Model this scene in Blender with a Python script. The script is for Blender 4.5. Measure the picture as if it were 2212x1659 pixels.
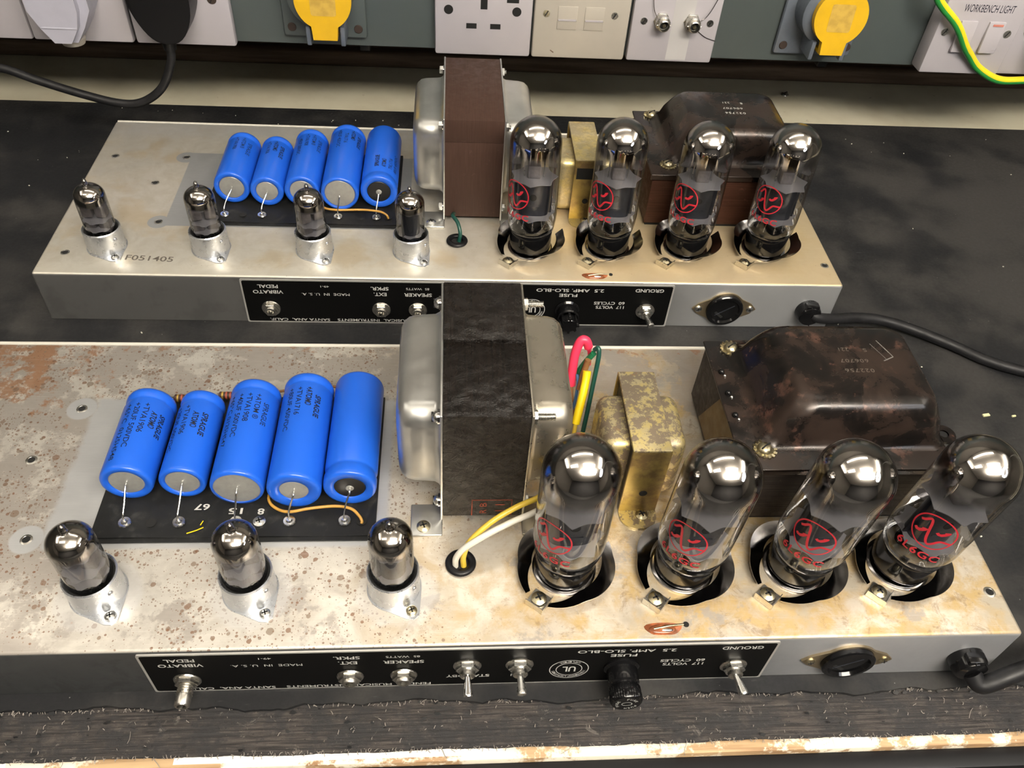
import bpy, bmesh, math, random
from mathutils import Matrix, Vector
R_ = math.radians
random.seed(7)
for o in list(bpy.data.objects): bpy.data.objects.remove(o, do_unlink=True)
SC = bpy.context.scene
COL = SC.collection
U = 0.01                                    # everything below is written in centimetres

# ---------------------------------------------------------------- camera
cd = bpy.data.cameras.new('camera'); cam = bpy.data.objects.new('camera', cd); COL.objects.link(cam)
cd.sensor_fit = 'HORIZONTAL'; cd.sensor_width = 36.0; cd.lens = 36.0 * 1779.156 / 2212.0
cd.clip_start = 0.01; cd.clip_end = 50
cr = [(0.996912706024251, -0.05159175160500569, 0.059189084582654775),
      (-0.0037163448017540485, 0.7219806785486333, 0.6919032364310559),
      (0.07842987535830809, 0.6899870947842303, -0.7195599792112524)]
cam.matrix_world = Matrix(((cr[0][0], cr[1][0], -cr[2][0], 0.23456235), (cr[0][1], cr[1][1], -cr[2][1], -0.20014412),
                           (cr[0][2], cr[1][2], -cr[2][2], 0.45251719), (0, 0, 0, 1)))
SC.camera = cam
# ---------------------------------------------------------------- world, exposure
W = bpy.data.worlds.new('world'); SC.world = W; W.use_nodes = True
W.node_tree.nodes['Background'].inputs[0].default_value = (0.9, 0.92, 1.0, 1)
W.node_tree.nodes['Background'].inputs[1].default_value = 0.3
SC.view_settings.view_transform = 'Standard'; SC.view_settings.look = 'None'
SC.view_settings.gamma = 1.0; SC.view_settings.use_curve_mapping = False
SC.view_settings.exposure = -0.22
LAMP_POWER = 7.0                            # emission of the fluorescent ceiling fittings
# fittings: x, y (centre), length in x, width in y (cm); they hang from the ceiling at z = 150
FITTINGS = [(22, 46, 130, 14, .62, 'front'), (-42, -30, 60, 24, .5, 'left'), (62, -34, 80, 30, .6, 'middle'), (66, -94, 120, 34, 6.8, 'rear'), (-110, 10, 26, 90, .7, 'far left'), (165, 0, 26, 100, .9, 'far right')]

H = 4.543; D = 22.70; XL = -7.62; XR = 55.37
BT = (-0.05, 30.28); BR = -0.003057         # where the rear chassis stands

# ---------------------------------------------------------------- material helpers
class NT:
    def __init__(s, name):
        s.m = bpy.data.materials.new(name); s.m.use_nodes = True
        s.t = s.m.node_tree; s.b = s.t.nodes['Principled BSDF']; s.out = s.t.nodes['Material Output']
        s._c = None
    def n(s, ty, **kw):
        x = s.t.nodes.new(ty)
        for k, v in kw.items(): setattr(x, k, v)
        return x
    def lk(s, a, b): s.t.links.new(a, b)
    def put(s, sock, v):
        if v is None: return
        if isinstance(v, bpy.types.NodeSocket): s.lk(v, sock)
        elif isinstance(v, (tuple, list)): sock.default_value = tuple(v) + ((1,) if len(v) == 3 and len(sock.default_value) == 4 else ())
        else: sock.default_value = v
    def co(s):
        if s._c is None:
            tc = s.n('ShaderNodeTexCoord'); mp = s.n('ShaderNodeMapping'); mp.inputs['Scale'].default_value = (100, 100, 100)
            s.lk(tc.outputs['Object'], mp.inputs[0]); s._c = mp.outputs[0]
        return s._c
    def xyz(s):
        x = s.n('ShaderNodeSeparateXYZ'); s.lk(s.co(), x.inputs[0]); return x.outputs[0], x.outputs[1], x.outputs[2]
    def stretch(s, sx, sy, sz):
        mp = s.n('ShaderNodeMapping'); mp.inputs['Scale'].default_value = (sx, sy, sz); s.lk(s.co(), mp.inputs[0]); return mp.outputs[0]
    def noise(s, scale, detail=4, rough=.55, vec=None, dist=0):
        x = s.n('ShaderNodeTexNoise'); x.inputs['Scale'].default_value = scale; x.inputs['Detail'].default_value = detail
        x.inputs['Roughness'].default_value = rough; x.inputs['Distortion'].default_value = dist
        s.lk(vec or s.co(), x.inputs['Vector']); return x.outputs[0]
    def vor(s, scale, vec=None, rnd=1):
        x = s.n('ShaderNodeTexVoronoi'); x.inputs['Scale'].default_value = scale; x.inputs['Randomness'].default_value = rnd
        s.lk(vec or s.co(), x.inputs['Vector']); return x.outputs['Distance'], x.outputs['Color']
    def step(s, v, lo, hi, a=0, b=1):
        x = s.n('ShaderNodeMapRange', interpolation_type='SMOOTHSTEP'); s.put(x.inputs[0], v)
        x.inputs[1].default_value = lo; x.inputs[2].default_value = hi; x.inputs[3].default_value = a; x.inputs[4].default_value = b
        if lo > hi:
            x.inputs[1].default_value = hi; x.inputs[2].default_value = lo; x.inputs[3].default_value = b; x.inputs[4].default_value = a
        return x.outputs[0]
    def ma(s, op, a, b=0, c=0):
        x = s.n('ShaderNodeMath', operation=op); s.put(x.inputs[0], a); s.put(x.inputs[1], b); s.put(x.inputs[2], c); return x.outputs[0]
    def mix(s, f, a, b):
        x = s.n('ShaderNodeMix', data_type='RGBA'); s.put(x.inputs[0], f); s.put(x.inputs[6], a); s.put(x.inputs[7], b); return x.outputs[2]
    def bump(s, h, strength=.3, dist=.02):
        x = s.n('ShaderNodeBump'); x.inputs['Strength'].default_value = strength; x.inputs['Distance'].default_value = dist * U
        s.put(x.inputs['Height'], h); s.lk(x.outputs[0], s.b.inputs['Normal'])
    def set(s, col=None, rough=None, metal=None, spec=None, coat=None):
        s.put(s.b.inputs['Base Color'], col); s.put(s.b.inputs['Roughness'], rough); s.put(s.b.inputs['Metallic'], metal)
        if spec is not None: s.b.inputs['Specular IOR Level'].default_value = spec
        if coat: s.b.inputs['Coat Weight'].default_value = coat; s.b.inputs['Coat Roughness'].default_value = .08
        return s.m
def mat(name, col, rough=.5, metal=0., spec=None, coat=None, var=0., vs=1.2, bump=0., bs=8., dark=.6):
    t = NT(name); c = tuple(col)
    if var:
        f = t.step(t.noise(vs, 5), .35, .7)
        cc = t.mix(t.ma('MULTIPLY', f, var), c, tuple(v * dark for v in c)); rr = t.step(t.noise(vs * 2.3, 3), .3, .7, rough * .85, min(1, rough * 1.2))
        t.set(cc, rr, metal, spec, coat)
    else: t.set(c, rough, metal, spec, coat)
    if bump: t.bump(t.noise(bs, 4), bump)
    return t.m

# the rusty front chassis
def chassis_metal(name, kind):
    t = NT(name); x, y, z = t.xyz()
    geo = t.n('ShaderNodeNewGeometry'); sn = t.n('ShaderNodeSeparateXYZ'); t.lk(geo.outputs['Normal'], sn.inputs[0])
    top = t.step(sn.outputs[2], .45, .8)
    big = t.noise(.16, 4); mid = t.noise(.55, 6, .65, dist=.4); fine = t.noise(5, 5, .6)
    brushed = t.noise(1.0, 3, .5, vec=t.stretch(.6, 14, .6))
    if kind == 'A':
        base = t.mix(t.step(mid, .3, .7), (.70, .67, .61), (.54, .51, .46))
        right = t.step(t.ma('ADD', x, t.ma('MULTIPLY', big, 16)), 24, 38)
        lac = t.ma('MULTIPLY', right, t.step(mid, .38, .62, .25, .95))
        base = t.mix(lac, base, (.56, .40, .18))
        base = t.mix(t.ma('MULTIPLY', right, t.step(t.noise(.33, 4), .50, .68)), base, (.50, .45, .36))
        base = t.mix(t.ma('MULTIPLY', right, t.ma('MULTIPLY', t.step(t.noise(.8, 6, .75, dist=.5), .53, .66), .6)), base, (.30, .20, .11))
        base = t.mix(t.ma('MULTIPLY', right, t.ma('MULTIPLY', t.step(t.noise(2.6, 6, .8), .58, .68), .45)), base, (.26, .20, .13))
        back = t.step(y, 12, 20)
        g = t.ma('ADD', t.noise(.23, 6, .7), t.ma('MULTIPLY', t.ma('MAXIMUM', t.step(x, 12, 0), back), .12))
        base = t.mix(t.ma('MULTIPLY', t.step(g, .56, .62), .8), base, (.40, .365, .33))
        # rust bloom, rear left and a few streaks near the front edge
        r = t.ma('ADD', t.noise(.5, 6, .75), t.ma('MULTIPLY', t.step(x, 5, -5), t.ma('MULTIPLY', back, .26)))
        base = t.mix(t.ma('MULTIPLY', t.step(r, .66, .76), .85), base, (.40, .20, .10))
        edge = t.ma('ADD', t.noise(.9, 5, .7), t.ma('MULTIPLY', t.step(y, 21.2, 22.2), .14))
        base = t.mix(t.ma('MULTIPLY', t.step(edge, .67, .74), .7), base, (.42, .23, .13))
        # freckles
        dens = t.ma('MULTIPLY', t.step(x, 34, 16, .15, 1), t.step(t.noise(.35, 3), .30, .55, .25, 1))
        for sc, r0 in ((.9, .15), (2.1, .2), (4.2, .24), (7.5, .2)):
            d, c = t.vor(sc); cs = t.n('ShaderNodeSeparateColor'); t.lk(c, cs.inputs[0])
            rad = t.ma('MULTIPLY', cs.outputs[0], t.ma('MULTIPLY', dens, r0 * 2))
            f = t.ma('LESS_THAN', t.ma('ADD', d, t.ma('MULTIPLY', fine, .11)), rad)
            base = t.mix(t.ma('MULTIPLY', f, .8), base, t.mix(cs.outputs[1], (.24, .115, .06), (.30, .235, .18)))
        # the cleaner rectangle round the capacitor board and the collars
        cx = t.ma('MULTIPLY', t.step(t.ma('ADD', x, t.ma('MULTIPLY', mid, .9)), 1.1, 1.6), t.step(x, 20.2, 19.8))
        cy = t.ma('MULTIPLY', t.step(y, 6.0, 6.3), t.step(t.ma('ADD', y, t.ma('MULTIPLY', mid, .6)), 18.0, 17.6))
        clean = t.ma('MULTIPLY', cx, cy)
        for hx, hy in ((.13, 16.68), (.06, 6.84)):
            dd = t.ma('SQRT', t.ma('ADD', t.ma('POWER', t.ma('SUBTRACT', x, hx), 2), t.ma('POWER', t.ma('SUBTRACT', y, hy), 2)))
            clean = t.ma('MAXIMUM', clean, t.step(dd, 1.0, .85))
        base = t.mix(clean, base, t.mix(brushed, (.60, .61, .62), (.50, .51, .52)))
        for px in (5.0, 12.9, 20.7):
            dd = t.ma('SQRT', t.ma('ADD', t.ma('POWER', t.ma('SUBTRACT', x, px), 2), t.ma('POWER', t.ma('SUBTRACT', y, 3.3), 2)))
            base = t.mix(t.ma('MULTIPLY', t.step(t.ma('ADD', dd, t.ma('MULTIPLY', mid, 1.2)), 3.0, 2.6), .4), base, (.64, .64, .64))
        side = t.mix(t.ma('MULTIPLY', t.step(mid, .52, .66), .35), (.085, .088, .09), (.05, .05, .048))  # upright faces: shade put into the colour, far darker than the top
        side = t.mix(t.step(x, 36, 46), side, (.44, .45, .47))  # right end paler, brighter light there put into the colour
    else:
        base = t.mix(t.step(mid, .3, .7), (.68, .65, .58), (.58, .54, .46))
        base = t.mix(t.ma('MULTIPLY', t.step(t.noise(.22, 4), .5, .66), .55), base, (.55, .44, .27))
        base = t.mix(t.ma('MULTIPLY', t.step(t.ma('ADD', y, t.ma('MULTIPLY', mid, 3)), 3.6, 2.2), .5), base, (.80, .77, .68))
        right = t.step(t.ma('ADD', x, t.ma('MULTIPLY', big, 16)), 30, 44)
        base = t.mix(t.ma('MULTIPLY', right, .75), base, (.68, .52, .28))
        base = t.mix(t.ma('MULTIPLY', t.step(y, 19, 21.5), .6), base, (.60, .60, .60))
        px = t.ma('MULTIPLY', t.step(x, .5, .6), t.step(x, 20.3, 20.2)); py = t.ma('MULTIPLY', t.step(y, 6.3, 6.4), t.step(y, 17.5, 17.4))
        patch = t.ma('MULTIPLY', px, py)
        for hx, hy in ((.13, 16.68), (.06, 6.84)):
            dd = t.ma('SQRT', t.ma('ADD', t.ma('POWER', t.ma('SUBTRACT', x, hx), 2), t.ma('POWER', t.ma('SUBTRACT', y, hy), 2)))
            patch = t.ma('MAXIMUM', patch, t.step(dd, .9, .82))
        base = t.mix(patch, base, t.mix(brushed, (.44, .45, .455), (.37, .38, .39)))
        d, c = t.vor(1.3); base = t.mix(t.ma('MULTIPLY', t.ma('LESS_THAN', d, .05), .5), base, (.3, .22, .15))
        side = t.mix(t.ma('MULTIPLY', t.step(t.noise(.4, 5), .5, .66), .45), (.16, .16, .157), (.10, .10, .097))  # shaded look of the upright faces painted into the same sheet
        side = t.mix(t.step(x, 38, 46), side, (.42, .43, .44))  # lit look of the right end painted in as well
    base = t.mix(t.ma('MULTIPLY', t.step(brushed, .55, .75), .12), base, (.9, .9, .88))
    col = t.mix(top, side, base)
    t.set(col, t.step(mid, .3, .75, .28, .5), .6, .5)
    t.bump(t.ma('ADD', t.ma('MULTIPLY', mid, .6), t.ma('MULTIPLY', fine, .25)), .18, .03)
    return t.m
M_A = chassis_metal('rusty_nickel_sheet', 'A'); M_B = chassis_metal('tarnished_nickel_sheet', 'B')

M = {}
M['nickel'] = mat('dull_nickel', (.62, .60, .55), .3, 1, var=.3)
M['chrome'] = mat('bright_chrome', (.82, .82, .83), .08, 1)
M['dkchrome'] = mat('blued_spring_steel', (.30, .29, .29), .12, 1, var=.3)
M['zinc'] = mat('zinc_screw', (.66, .66, .64), .28, 1, var=.3)
M['brassy'] = mat('yellowed_screw', (.55, .49, .33), .32, 1, var=.5)
M['alum'] = mat('aluminium_collar', (.52, .535, .56), .3, .8, var=.15, dark=.8)
M['bell'] = mat('steel_end_bell', (.60, .60, .58), .33, .9, var=.4, vs=.5, dark=.7, bump=.06, bs=2)
M['bell_warm'] = mat('lacquered_end_bell', (.50, .46, .38), .3, .9, var=.4, vs=.5, dark=.75)
M['black'] = mat('black_bakelite', (.005, .005, .0055), .12, 0, .35)
M['valvebase'] = mat('glossy_valve_base', (.004, .004, .0045), .1, 0, .22)
M['void'] = mat('dark_hole', (.006, .006, .006), .9)
M['blkplastic'] = mat('black_plastic', (.006, .006, .007), .4, 0, .3, bump=.05, bs=10)
M['cord'] = mat('black_cord_rubber', (.007, .007, .008), .5, 0, .35, var=.5, vs=1, dark=2.2)
M['panel'] = mat('black_name_plate', (.003, .003, .003), .5, 0, .12)
M['plateedge'] = mat('bare_plate_edge', (.72, .71, .68), .35, .7)
M['print'] = mat('white_panel_print', (.50, .50, .48), .6)
M['stamp'] = mat('dark_ink', (.10, .085, .07), .6)
M['blue'] = mat('blue_sleeve', (.012, .105, .60), .3, 0, .5)
M['rustscrew'] = mat('rusty_dark_screw', (.05, .035, .028), .6, .3)
M['ink'] = mat('black_ink', (.006, .008, .02), .5)
M['seal'] = mat('grey_end_seal', (.36, .36, .34), .42, .4, var=.4, vs=3, dark=.75)
M['blkseal'] = mat('black_end_seal', (.01, .01, .01), .4)
M['solder'] = mat('solder', (.78, .78, .76), .2, 1, var=.2)
M['redprint'] = mat('red_tube_print', (.46, .015, .03), .5)
M['grid'] = mat('grey_anode_plate', (.075, .080, .10), .34, .7, var=.4, vs=2)
M['grid2'] = mat('dark_anode_plate', (.30, .28, .29), .35, .6, var=.5, vs=4)
M['white'] = mat('white_switch_plastic', (.42, .40, .43), .34, var=.25, vs=.3, dark=.85)
M['cream'] = mat('aged_switch_plastic', (.42, .39, .34), .36, var=.4, vs=.3, dark=.85)
M['wplug'] = mat('white_plug_plastic', (.42, .42, .50), .36, var=.3, vs=.8, dark=.85)
M['yellow'] = mat('yellow_socket_flap', (.66, .40, .012), .38, var=.3, vs=.6, dark=.75)
M['trunk'] = mat('grey_green_trunking', (.075, .092, .092), .45, var=.4, vs=.12, dark=.8, bump=.04, bs=3)
M['bluegrey'] = mat('blue_grey_socket_body', (.11, .13, .16), .4, var=.3)
M['red'] = mat('red_sleeve', (.78, .04, .10), .35); M['green'] = mat('green_sleeve', (.01, .17, .07), .35)
M['dkgreen'] = mat('dark_green_wire', (.008, .06, .045), .35); M['yel'] = mat('yellow_sleeve', (.85, .62, .01), .35)
M['yelwire'] = mat('yellow_wire', (.62, .44, .05), .35); M['whwire'] = mat('white_wire', (.68, .65, .57), .4)
M['orange'] = mat('orange_brown_wire', (.48, .26, .05), .35); M['brown'] = mat('brown_cloth_wire', (.20, .09, .03), .7, bump=.4, bs=9)
M['bluewire'] = mat('blue_wire', (.05, .12, .25), .4)
M['resin'] = mat('brown_resistor', (.05, .022, .015), .3); M['gold'] = mat('gold_band', (.55, .38, .08), .3, .6); M['rb'] = mat('red_band', (.32, .07, .04), .4)
M['lampbody'] = mat('white_lamp_housing', (.8, .8, .8), .5)

def fibreboard():
    t = NT('black_fibre_board'); n = t.noise(1.5, 6, .7)
    t.set(t.mix(t.step(n, .5, .75), (.010, .0105, .011), (.030, .030, .029)), t.step(n, .3, .7, .42, .65), 0, .3); t.bump(n, .15, .03); return t.m
M['board'] = fibreboard()
def laminations(name, c1, c2, axis='x', lumps=.3, rough=.45, spec=.12):
    t = NT(name); s = (26, .4, .4) if axis == 'x' else (.25, .25, 24)
    ln = t.noise(1.0, 3, .6, vec=t.stretch(*s)); n = t.noise(1.3, 6, .7, dist=.6)
    c = t.mix(t.step(ln, .35, .68), c1, c2); c = t.mix(t.ma('MULTIPLY', t.step(n, .6, .72), .4), c, tuple(v * 2.2 + .01 for v in c2))
    t.set(c, t.step(n, .3, .7, rough * .8, rough * 1.4), 0, spec)
    t.bump(t.ma('ADD', t.ma('MULTIPLY', ln, .5), t.ma('MULTIPLY', n, lumps * 3)), .5, .05 if lumps < 1 else .14); return t.m
M['lamA'] = laminations('black_varnished_laminations', (.004, .0035, .003), (.013, .009, .007), 'x', 1.6, .24, .3)
M['lamB'] = laminations('brown_varnished_laminations', (.046, .026, .020), (.060, .034, .026), 'x', .05, .45)
M['lamMA'] = laminations('dark_core_laminations', (.022, .018, .016), (.050, .040, .034), 'z', .1, .45)
M['lamMB'] = laminations('brown_core_laminations', (.035, .014, .009), (.062, .026, .016), 'z', .1, .45)
def paper_side():
    return mat('tan_core_paper', (.12, .075, .022), .5, var=.5, vs=.5, dark=.6)
M['paper'] = paper_side()
def black_cover(name, br):
    t = NT(name); n = t.noise(.35, 6, .65, dist=.5); f = t.noise(3.5, 5, .7)
    c = t.mix(t.step(n, .40, .60), (.010, .0085, .008), (.034, .022, .017))
    c = t.mix(t.ma('MULTIPLY', t.step(t.noise(.45, 5, .7), .56, .68), br), c, (.12, .062, .046))
    c = t.mix(t.ma('MULTIPLY', t.step(f, .66, .74), .5), c, (.14, .10, .075))
    t.set(c, t.step(n, .3, .7, .16, .40), .35, .6); t.bump(f, .1, .03); return t.m
M['coverA'] = black_cover('worn_black_transformer_cover', .8); M['coverB'] = black_cover('dark_transformer_cover', .35)
def gold_cover(name, worn):
    t = NT(name); n = t.noise(1.8, 8, .78); x, y, z = t.xyz()
    c = t.mix(t.step(t.noise(.7, 4), .35, .65), (.62, .50, .20), (.52, .45, .28))
    w = t.step(t.ma('ADD', n, t.ma('MULTIPLY', t.noise(.6, 2), .25)), .60, .64)
    c = t.mix(t.ma('MULTIPLY', w, worn), c, (.25, .20, .15))
    c = t.mix(t.ma('MULTIPLY', t.step(t.noise(1.1, 5, .7), .62, .72), .6), c, (.42, .17, .03))
    t.set(c, t.step(n, .3, .7, .28, .5), .65, .5); t.bump(n, .15, .02); return t.m
M['goldA'] = gold_cover('worn_gold_plating', .95); M['goldB'] = gold_cover('gold_plating', .3)
def brass_face():
    t = NT('darker_gold_plating'); n = t.noise(.8, 6, .7)
    t.set(t.mix(t.step(n, .4, .65), (.40, .30, .10), (.22, .15, .07)), .34, .7); t.bump(n, .1); return t.m
M['golddark'] = brass_face()  # darker gold for the upright strap legs
def thin_glass():
    t = NT('tube_glass'); t.t.nodes.remove(t.b)
    tr = t.n('ShaderNodeBsdfTransparent'); gl = t.n('ShaderNodeBsdfGlossy'); gl.inputs['Roughness'].default_value = .015
    lw = t.n('ShaderNodeLayerWeight'); lw.inputs['Blend'].default_value = .5
    fr = t.n('ShaderNodeFresnel'); fr.inputs['IOR'].default_value = 1.5
    t.lk(t.mix(t.step(lw.outputs['Facing'], .72, .98), (.965, .965, .965), (.55, .55, .54)), tr.inputs[0])
    mx = t.n('ShaderNodeMixShader'); t.lk(t.ma('MINIMUM', t.ma('MULTIPLY', fr.outputs[0], 1.35), .75), mx.inputs[0]); t.lk(tr.outputs[0], mx.inputs[1]); t.lk(gl.outputs[0], mx.inputs[2])
    t.lk(mx.outputs[0], t.out.inputs[0]); return t.m
M['glass'] = thin_glass()
def getter(name, z0, z1, col):
    # mirror film deposited inside the dome, thinning out to nothing between z1 and z0 (cm above the tube's foot)
    t = NT(name); x, y, z = t.xyz(); n = t.noise(.8, 3)
    t.set(t.mix(t.step(n, .35, .65), col, tuple(v * .8 for v in col)), .035, 1)
    tr = t.n('ShaderNodeBsdfTransparent'); mx = t.n('ShaderNodeMixShader')
    t.lk(t.step(t.ma('ADD', z, t.ma('MULTIPLY', n, .3)), z0 + .15, z1 + .15), mx.inputs[0]); t.lk(tr.outputs[0], mx.inputs[1]); t.lk(t.b.outputs[0], mx.inputs[2])
    t.lk(mx.outputs[0], t.out.inputs[0]); return t.m
def mica():
    t = NT('mica_spacer'); tr = t.n('ShaderNodeBsdfTransparent'); tr.inputs[0].default_value = (.8, .8, .82, 1)
    t.set((.52, .51, .55), .3); mx = t.n('ShaderNodeMixShader'); mx.inputs[0].default_value = .55
    t.lk(tr.outputs[0], mx.inputs[1]); t.lk(t.b.outputs[0], mx.inputs[2]); t.lk(mx.outputs[0], t.out.inputs[0]); return t.m
M['mica'] = mica()
def mat_rubber():
    t = NT('black_bench_rubber'); x, y, z = t.xyz(); n = t.noise(.12, 6, .6); f = t.noise(3, 6, .7)
    mat_tone = t.ma('ADD', n, t.ma('MULTIPLY', t.step(x, 20, 60), .16))  # mottled tone, paler towards the right
    c = t.mix(t.step(mat_tone, .42, .68), (.010, .0105, .012), (.036, .0345, .033))
    sc = t.noise(1.0, 4, .6, vec=t.stretch(.8, 5, 1)); c = t.mix(t.ma('MULTIPLY', t.step(sc, .64, .74), .25), c, (.09, .09, .09))
    d, cc = t.vor(.9); c = t.mix(t.ma('MULTIPLY', t.ma('LESS_THAN', d, .03), .7), c, (.3, .3, .28))
    t.set(c, t.step(f, .3, .7, .55, .75), 0, .35); t.bump(f, .25, .02); return t.m
M['rubber'] = mat_rubber()
def worn_band():
    t = NT('worn_ribbed_band'); rib = t.noise(1.0, 3, .6, vec=t.stretch(.35, 9, 1)); n = t.noise(.5, 7, .75); f = t.noise(4, 6, .75, dist=.8)
    c = t.mix(t.step(rib, .35, .65), (.020, .018, .018), (.066, .057, .052)); c = t.mix(t.step(n, .42, .58), c, (.026, .025, .026)); c = t.mix(t.ma('MULTIPLY', t.step(t.noise(.9, 7, .8, dist=1), .60, .66), .6), c, (.16, .145, .13))
    c = t.mix(t.ma('MULTIPLY', t.step(f, .62, .68), .9), c, (.008, .008, .009)); c = t.mix(t.ma('MULTIPLY', t.step(f, .36, .30), .7), c, (.24, .20, .17))
    t.set(c, .7, 0, .3); t.bump(t.ma('ADD', rib, f), .7, .06); return t.m
M['band'] = worn_band()
def wood(name, a, b, chips=None):
    t = NT(name); n = t.noise(1.0, 5, .6, vec=t.stretch(.12, 2, 2)); c = t.mix(t.step(n, .35, .65), a, b)
    if chips: c = t.mix(t.step(t.noise(.13, 7, .7), .46, .5), c, chips)
    t.set(c, .6, 0, .3); t.bump(n, .3, .05); return t.m
M['lipping'] = wood('bare_bench_edge_wood', (.26, .15, .075), (.46, .32, .18), (.74, .69, .57))
M['moulding'] = wood('brown_wood_moulding', (.10, .072, .05), (.17, .12, .085))
def painted():
    t = NT('cream_bench_paint'); n = t.noise(.2, 5); c = t.mix(t.step(n, .35, .7), (.74, .69, .53), (.64, .58, .43))
    c = t.mix(t.ma('MULTIPLY', t.step(t.noise(.7, 6, .75), .66, .7), .5), c, (.22, .12, .07)); t.set(c, .45); return t.m
M['paint'] = painted()

def emis(name, col, e):
    t = NT(name); t.put(t.b.inputs['Emission Color'], col); t.b.inputs['Emission Strength'].default_value = e; t.set((.8, .8, .8), .5); return t.m

# ---------------------------------------------------------------- mesh helpers
I4 = Matrix.Identity(4)
def T(x, y, z): return Matrix.Translation((x, y, z))
def RX(a): return Matrix.Rotation(R_(a), 4, 'X')
def RY(a): return Matrix.Rotation(R_(a), 4, 'Y')
def RZ(a): return Matrix.Rotation(R_(a), 4, 'Z')
FRONT = RX(90)        # local z points at the camera side (-y), local y up
def spline(pts, n=8):
    P = [Vector(p) for p in pts]
    if len(P) < 3: return P
    Q = [P[0] * 2 - P[1]] + P + [P[-1] * 2 - P[-2]]; out = []
    for i in range(1, len(Q) - 2):
        a, b, c, d = Q[i - 1:i + 3]
        for k in range(n):
            s = k / n
            out.append(.5 * ((2 * b) + (c - a) * s + (2 * a - 5 * b + 4 * c - d) * s * s + (3 * b - a - 3 * c + d) * s ** 3))
    out.append(P[-1]); return out
class MB:
    def __init__(s): s.v = []; s.f = []; s.fm = []; s.mats = []
    def mi(s, m):
        if isinstance(m, str): m = M[m]
        if m not in s.mats: s.mats.append(m)
        return s.mats.index(m)
    def add(s, vs, fs, m, mx=I4):
        k = len(s.v); s.v += [mx @ Vector(p) for p in vs]; i = s.mi(m)
        for f in fs: s.f.append([k + a for a in f]); s.fm.append(i)
        return s
    def bmesh_in(s, bm, m, mx=I4):
        bm.verts.ensure_lookup_table(); bm.verts.index_update()
        s.add([v.co.copy() for v in bm.verts], [[v.index for v in f.verts] for f in bm.faces], m, mx); bm.free(); return s
    def box(s, x0, x1, y0, y1, z0, z1, m, bev=0, seg=2, mx=I4, sel=None):
        bm = bmesh.new(); bmesh.ops.create_cube(bm, size=1)
        for v in bm.verts:
            v.co = ((x0 + x1) / 2 + v.co.x * (x1 - x0), (y0 + y1) / 2 + v.co.y * (y1 - y0), (z0 + z1) / 2 + v.co.z * (z1 - z0))
        if bev:
            es = [e for e in bm.edges if sel is None or sel(e)]
            bmesh.ops.bevel(bm, geom=es, offset=bev, segments=seg, profile=.5, affect='EDGES')
        return s.bmesh_in(bm, m, mx)
    def lathe(s, prof, m, n=32, mx=I4, a0=0., flip=False):
        vs = []; fs = []
        for (r, z) in prof:
            for k in range(n):
                a = a0 + 2 * math.pi * k / n; vs.append((r * math.cos(a), r * math.sin(a), z))
        for i in range(len(prof) - 1):
            for k in range(n):
                k2 = (k + 1) % n; fs.append([i * n + k, i * n + k2, (i + 1) * n + k2, (i + 1) * n + k])
        return s.add(vs, fs, m, mx)
    def cyl(s, r, z0, z1, m, n=24, mx=I4, bev=0):
        p = [(0, z0), (r - bev, z0), (r, z0 + bev), (r, z1 - bev), (r - bev, z1), (0, z1)] if bev else [(0, z0), (r, z0), (r, z1), (0, z1)]
        return s.lathe(p, m, n, mx)
    def tube(s, pts, r, m, n=10, sub=8, mx=I4, rf=None):
        P = spline(pts, sub); vs = []; fs = []; up = Vector((0, 0, 1)); prev = None
        for i, p in enumerate(P):
            t = (P[min(i + 1, len(P) - 1)] - P[max(i - 1, 0)]).normalized()
            if prev is None: a = t.cross(up if abs(t.z) < .9 else Vector((1, 0, 0))).normalized()
            else: a = (prev - t * prev.dot(t)).normalized()
            prev = a; b = t.cross(a); rr = rf(i / (len(P) - 1)) if rf else r
            for k in range(n):
                q = 2 * math.pi * k / n; vs.append(p + (a * math.cos(q) + b * math.sin(q)) * rr)
        L = len(P)
        for i in range(L - 1):
            for k in range(n):
                k2 = (k + 1) % n; fs.append([i * n + k, i * n + k2, (i + 1) * n + k2, (i + 1) * n + k])
        fs.append(list(range(n))[::-1]); fs.append([(L - 1) * n + k for k in range(n)])
        return s.add(vs, fs, m, mx)
    def prism(s, poly, z0, z1, m, mx=I4):
        n = len(poly); vs = [(x, y, z0) for x, y in poly] + [(x, y, z1) for x, y in poly]
        fs = [list(range(n))[::-1], [n + k for k in range(n)]] + [[k, (k + 1) % n, n + (k + 1) % n, n + k] for k in range(n)]
        return s.add(vs, fs, m, mx)
    def sphere(s, r, m, mx=I4, n=16, zs=1, half=False):
        k = n // 2; p = [(r * math.sin(math.pi * (1 if not half else .5) * i / k), zs * r * math.cos(math.pi * (1 if not half else .5) * i / k)) for i in range(k + 1)]
        return s.lathe(p[::-1], m, n, mx)
    def build(s, name, parent=None, label=None, sharp=38, kind=None):
        me = bpy.data.meshes.new(name); me.from_pydata([tuple(p * U) for p in s.v], [], s.f)
        for m in s.mats: me.materials.append(m)
        me.polygons.foreach_set('material_index', s.fm)
        bm = bmesh.new(); bm.from_mesh(me); bmesh.ops.remove_doubles(bm, verts=bm.verts, dist=2e-6)
        bmesh.ops.dissolve_degenerate(bm, dist=1e-7, edges=bm.edges)
        bmesh.ops.recalc_face_normals(bm, faces=bm.faces); bm.to_mesh(me); bm.free()
        me.shade_smooth(); me.set_sharp_from_angle(angle=R_(sharp))
        o = bpy.data.objects.new(name, me); COL.objects.link(o)
        if parent: o.parent = parent
        if label: o['label'] = label
        if kind: o['kind'] = kind
        return o
_tc = {}
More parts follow.
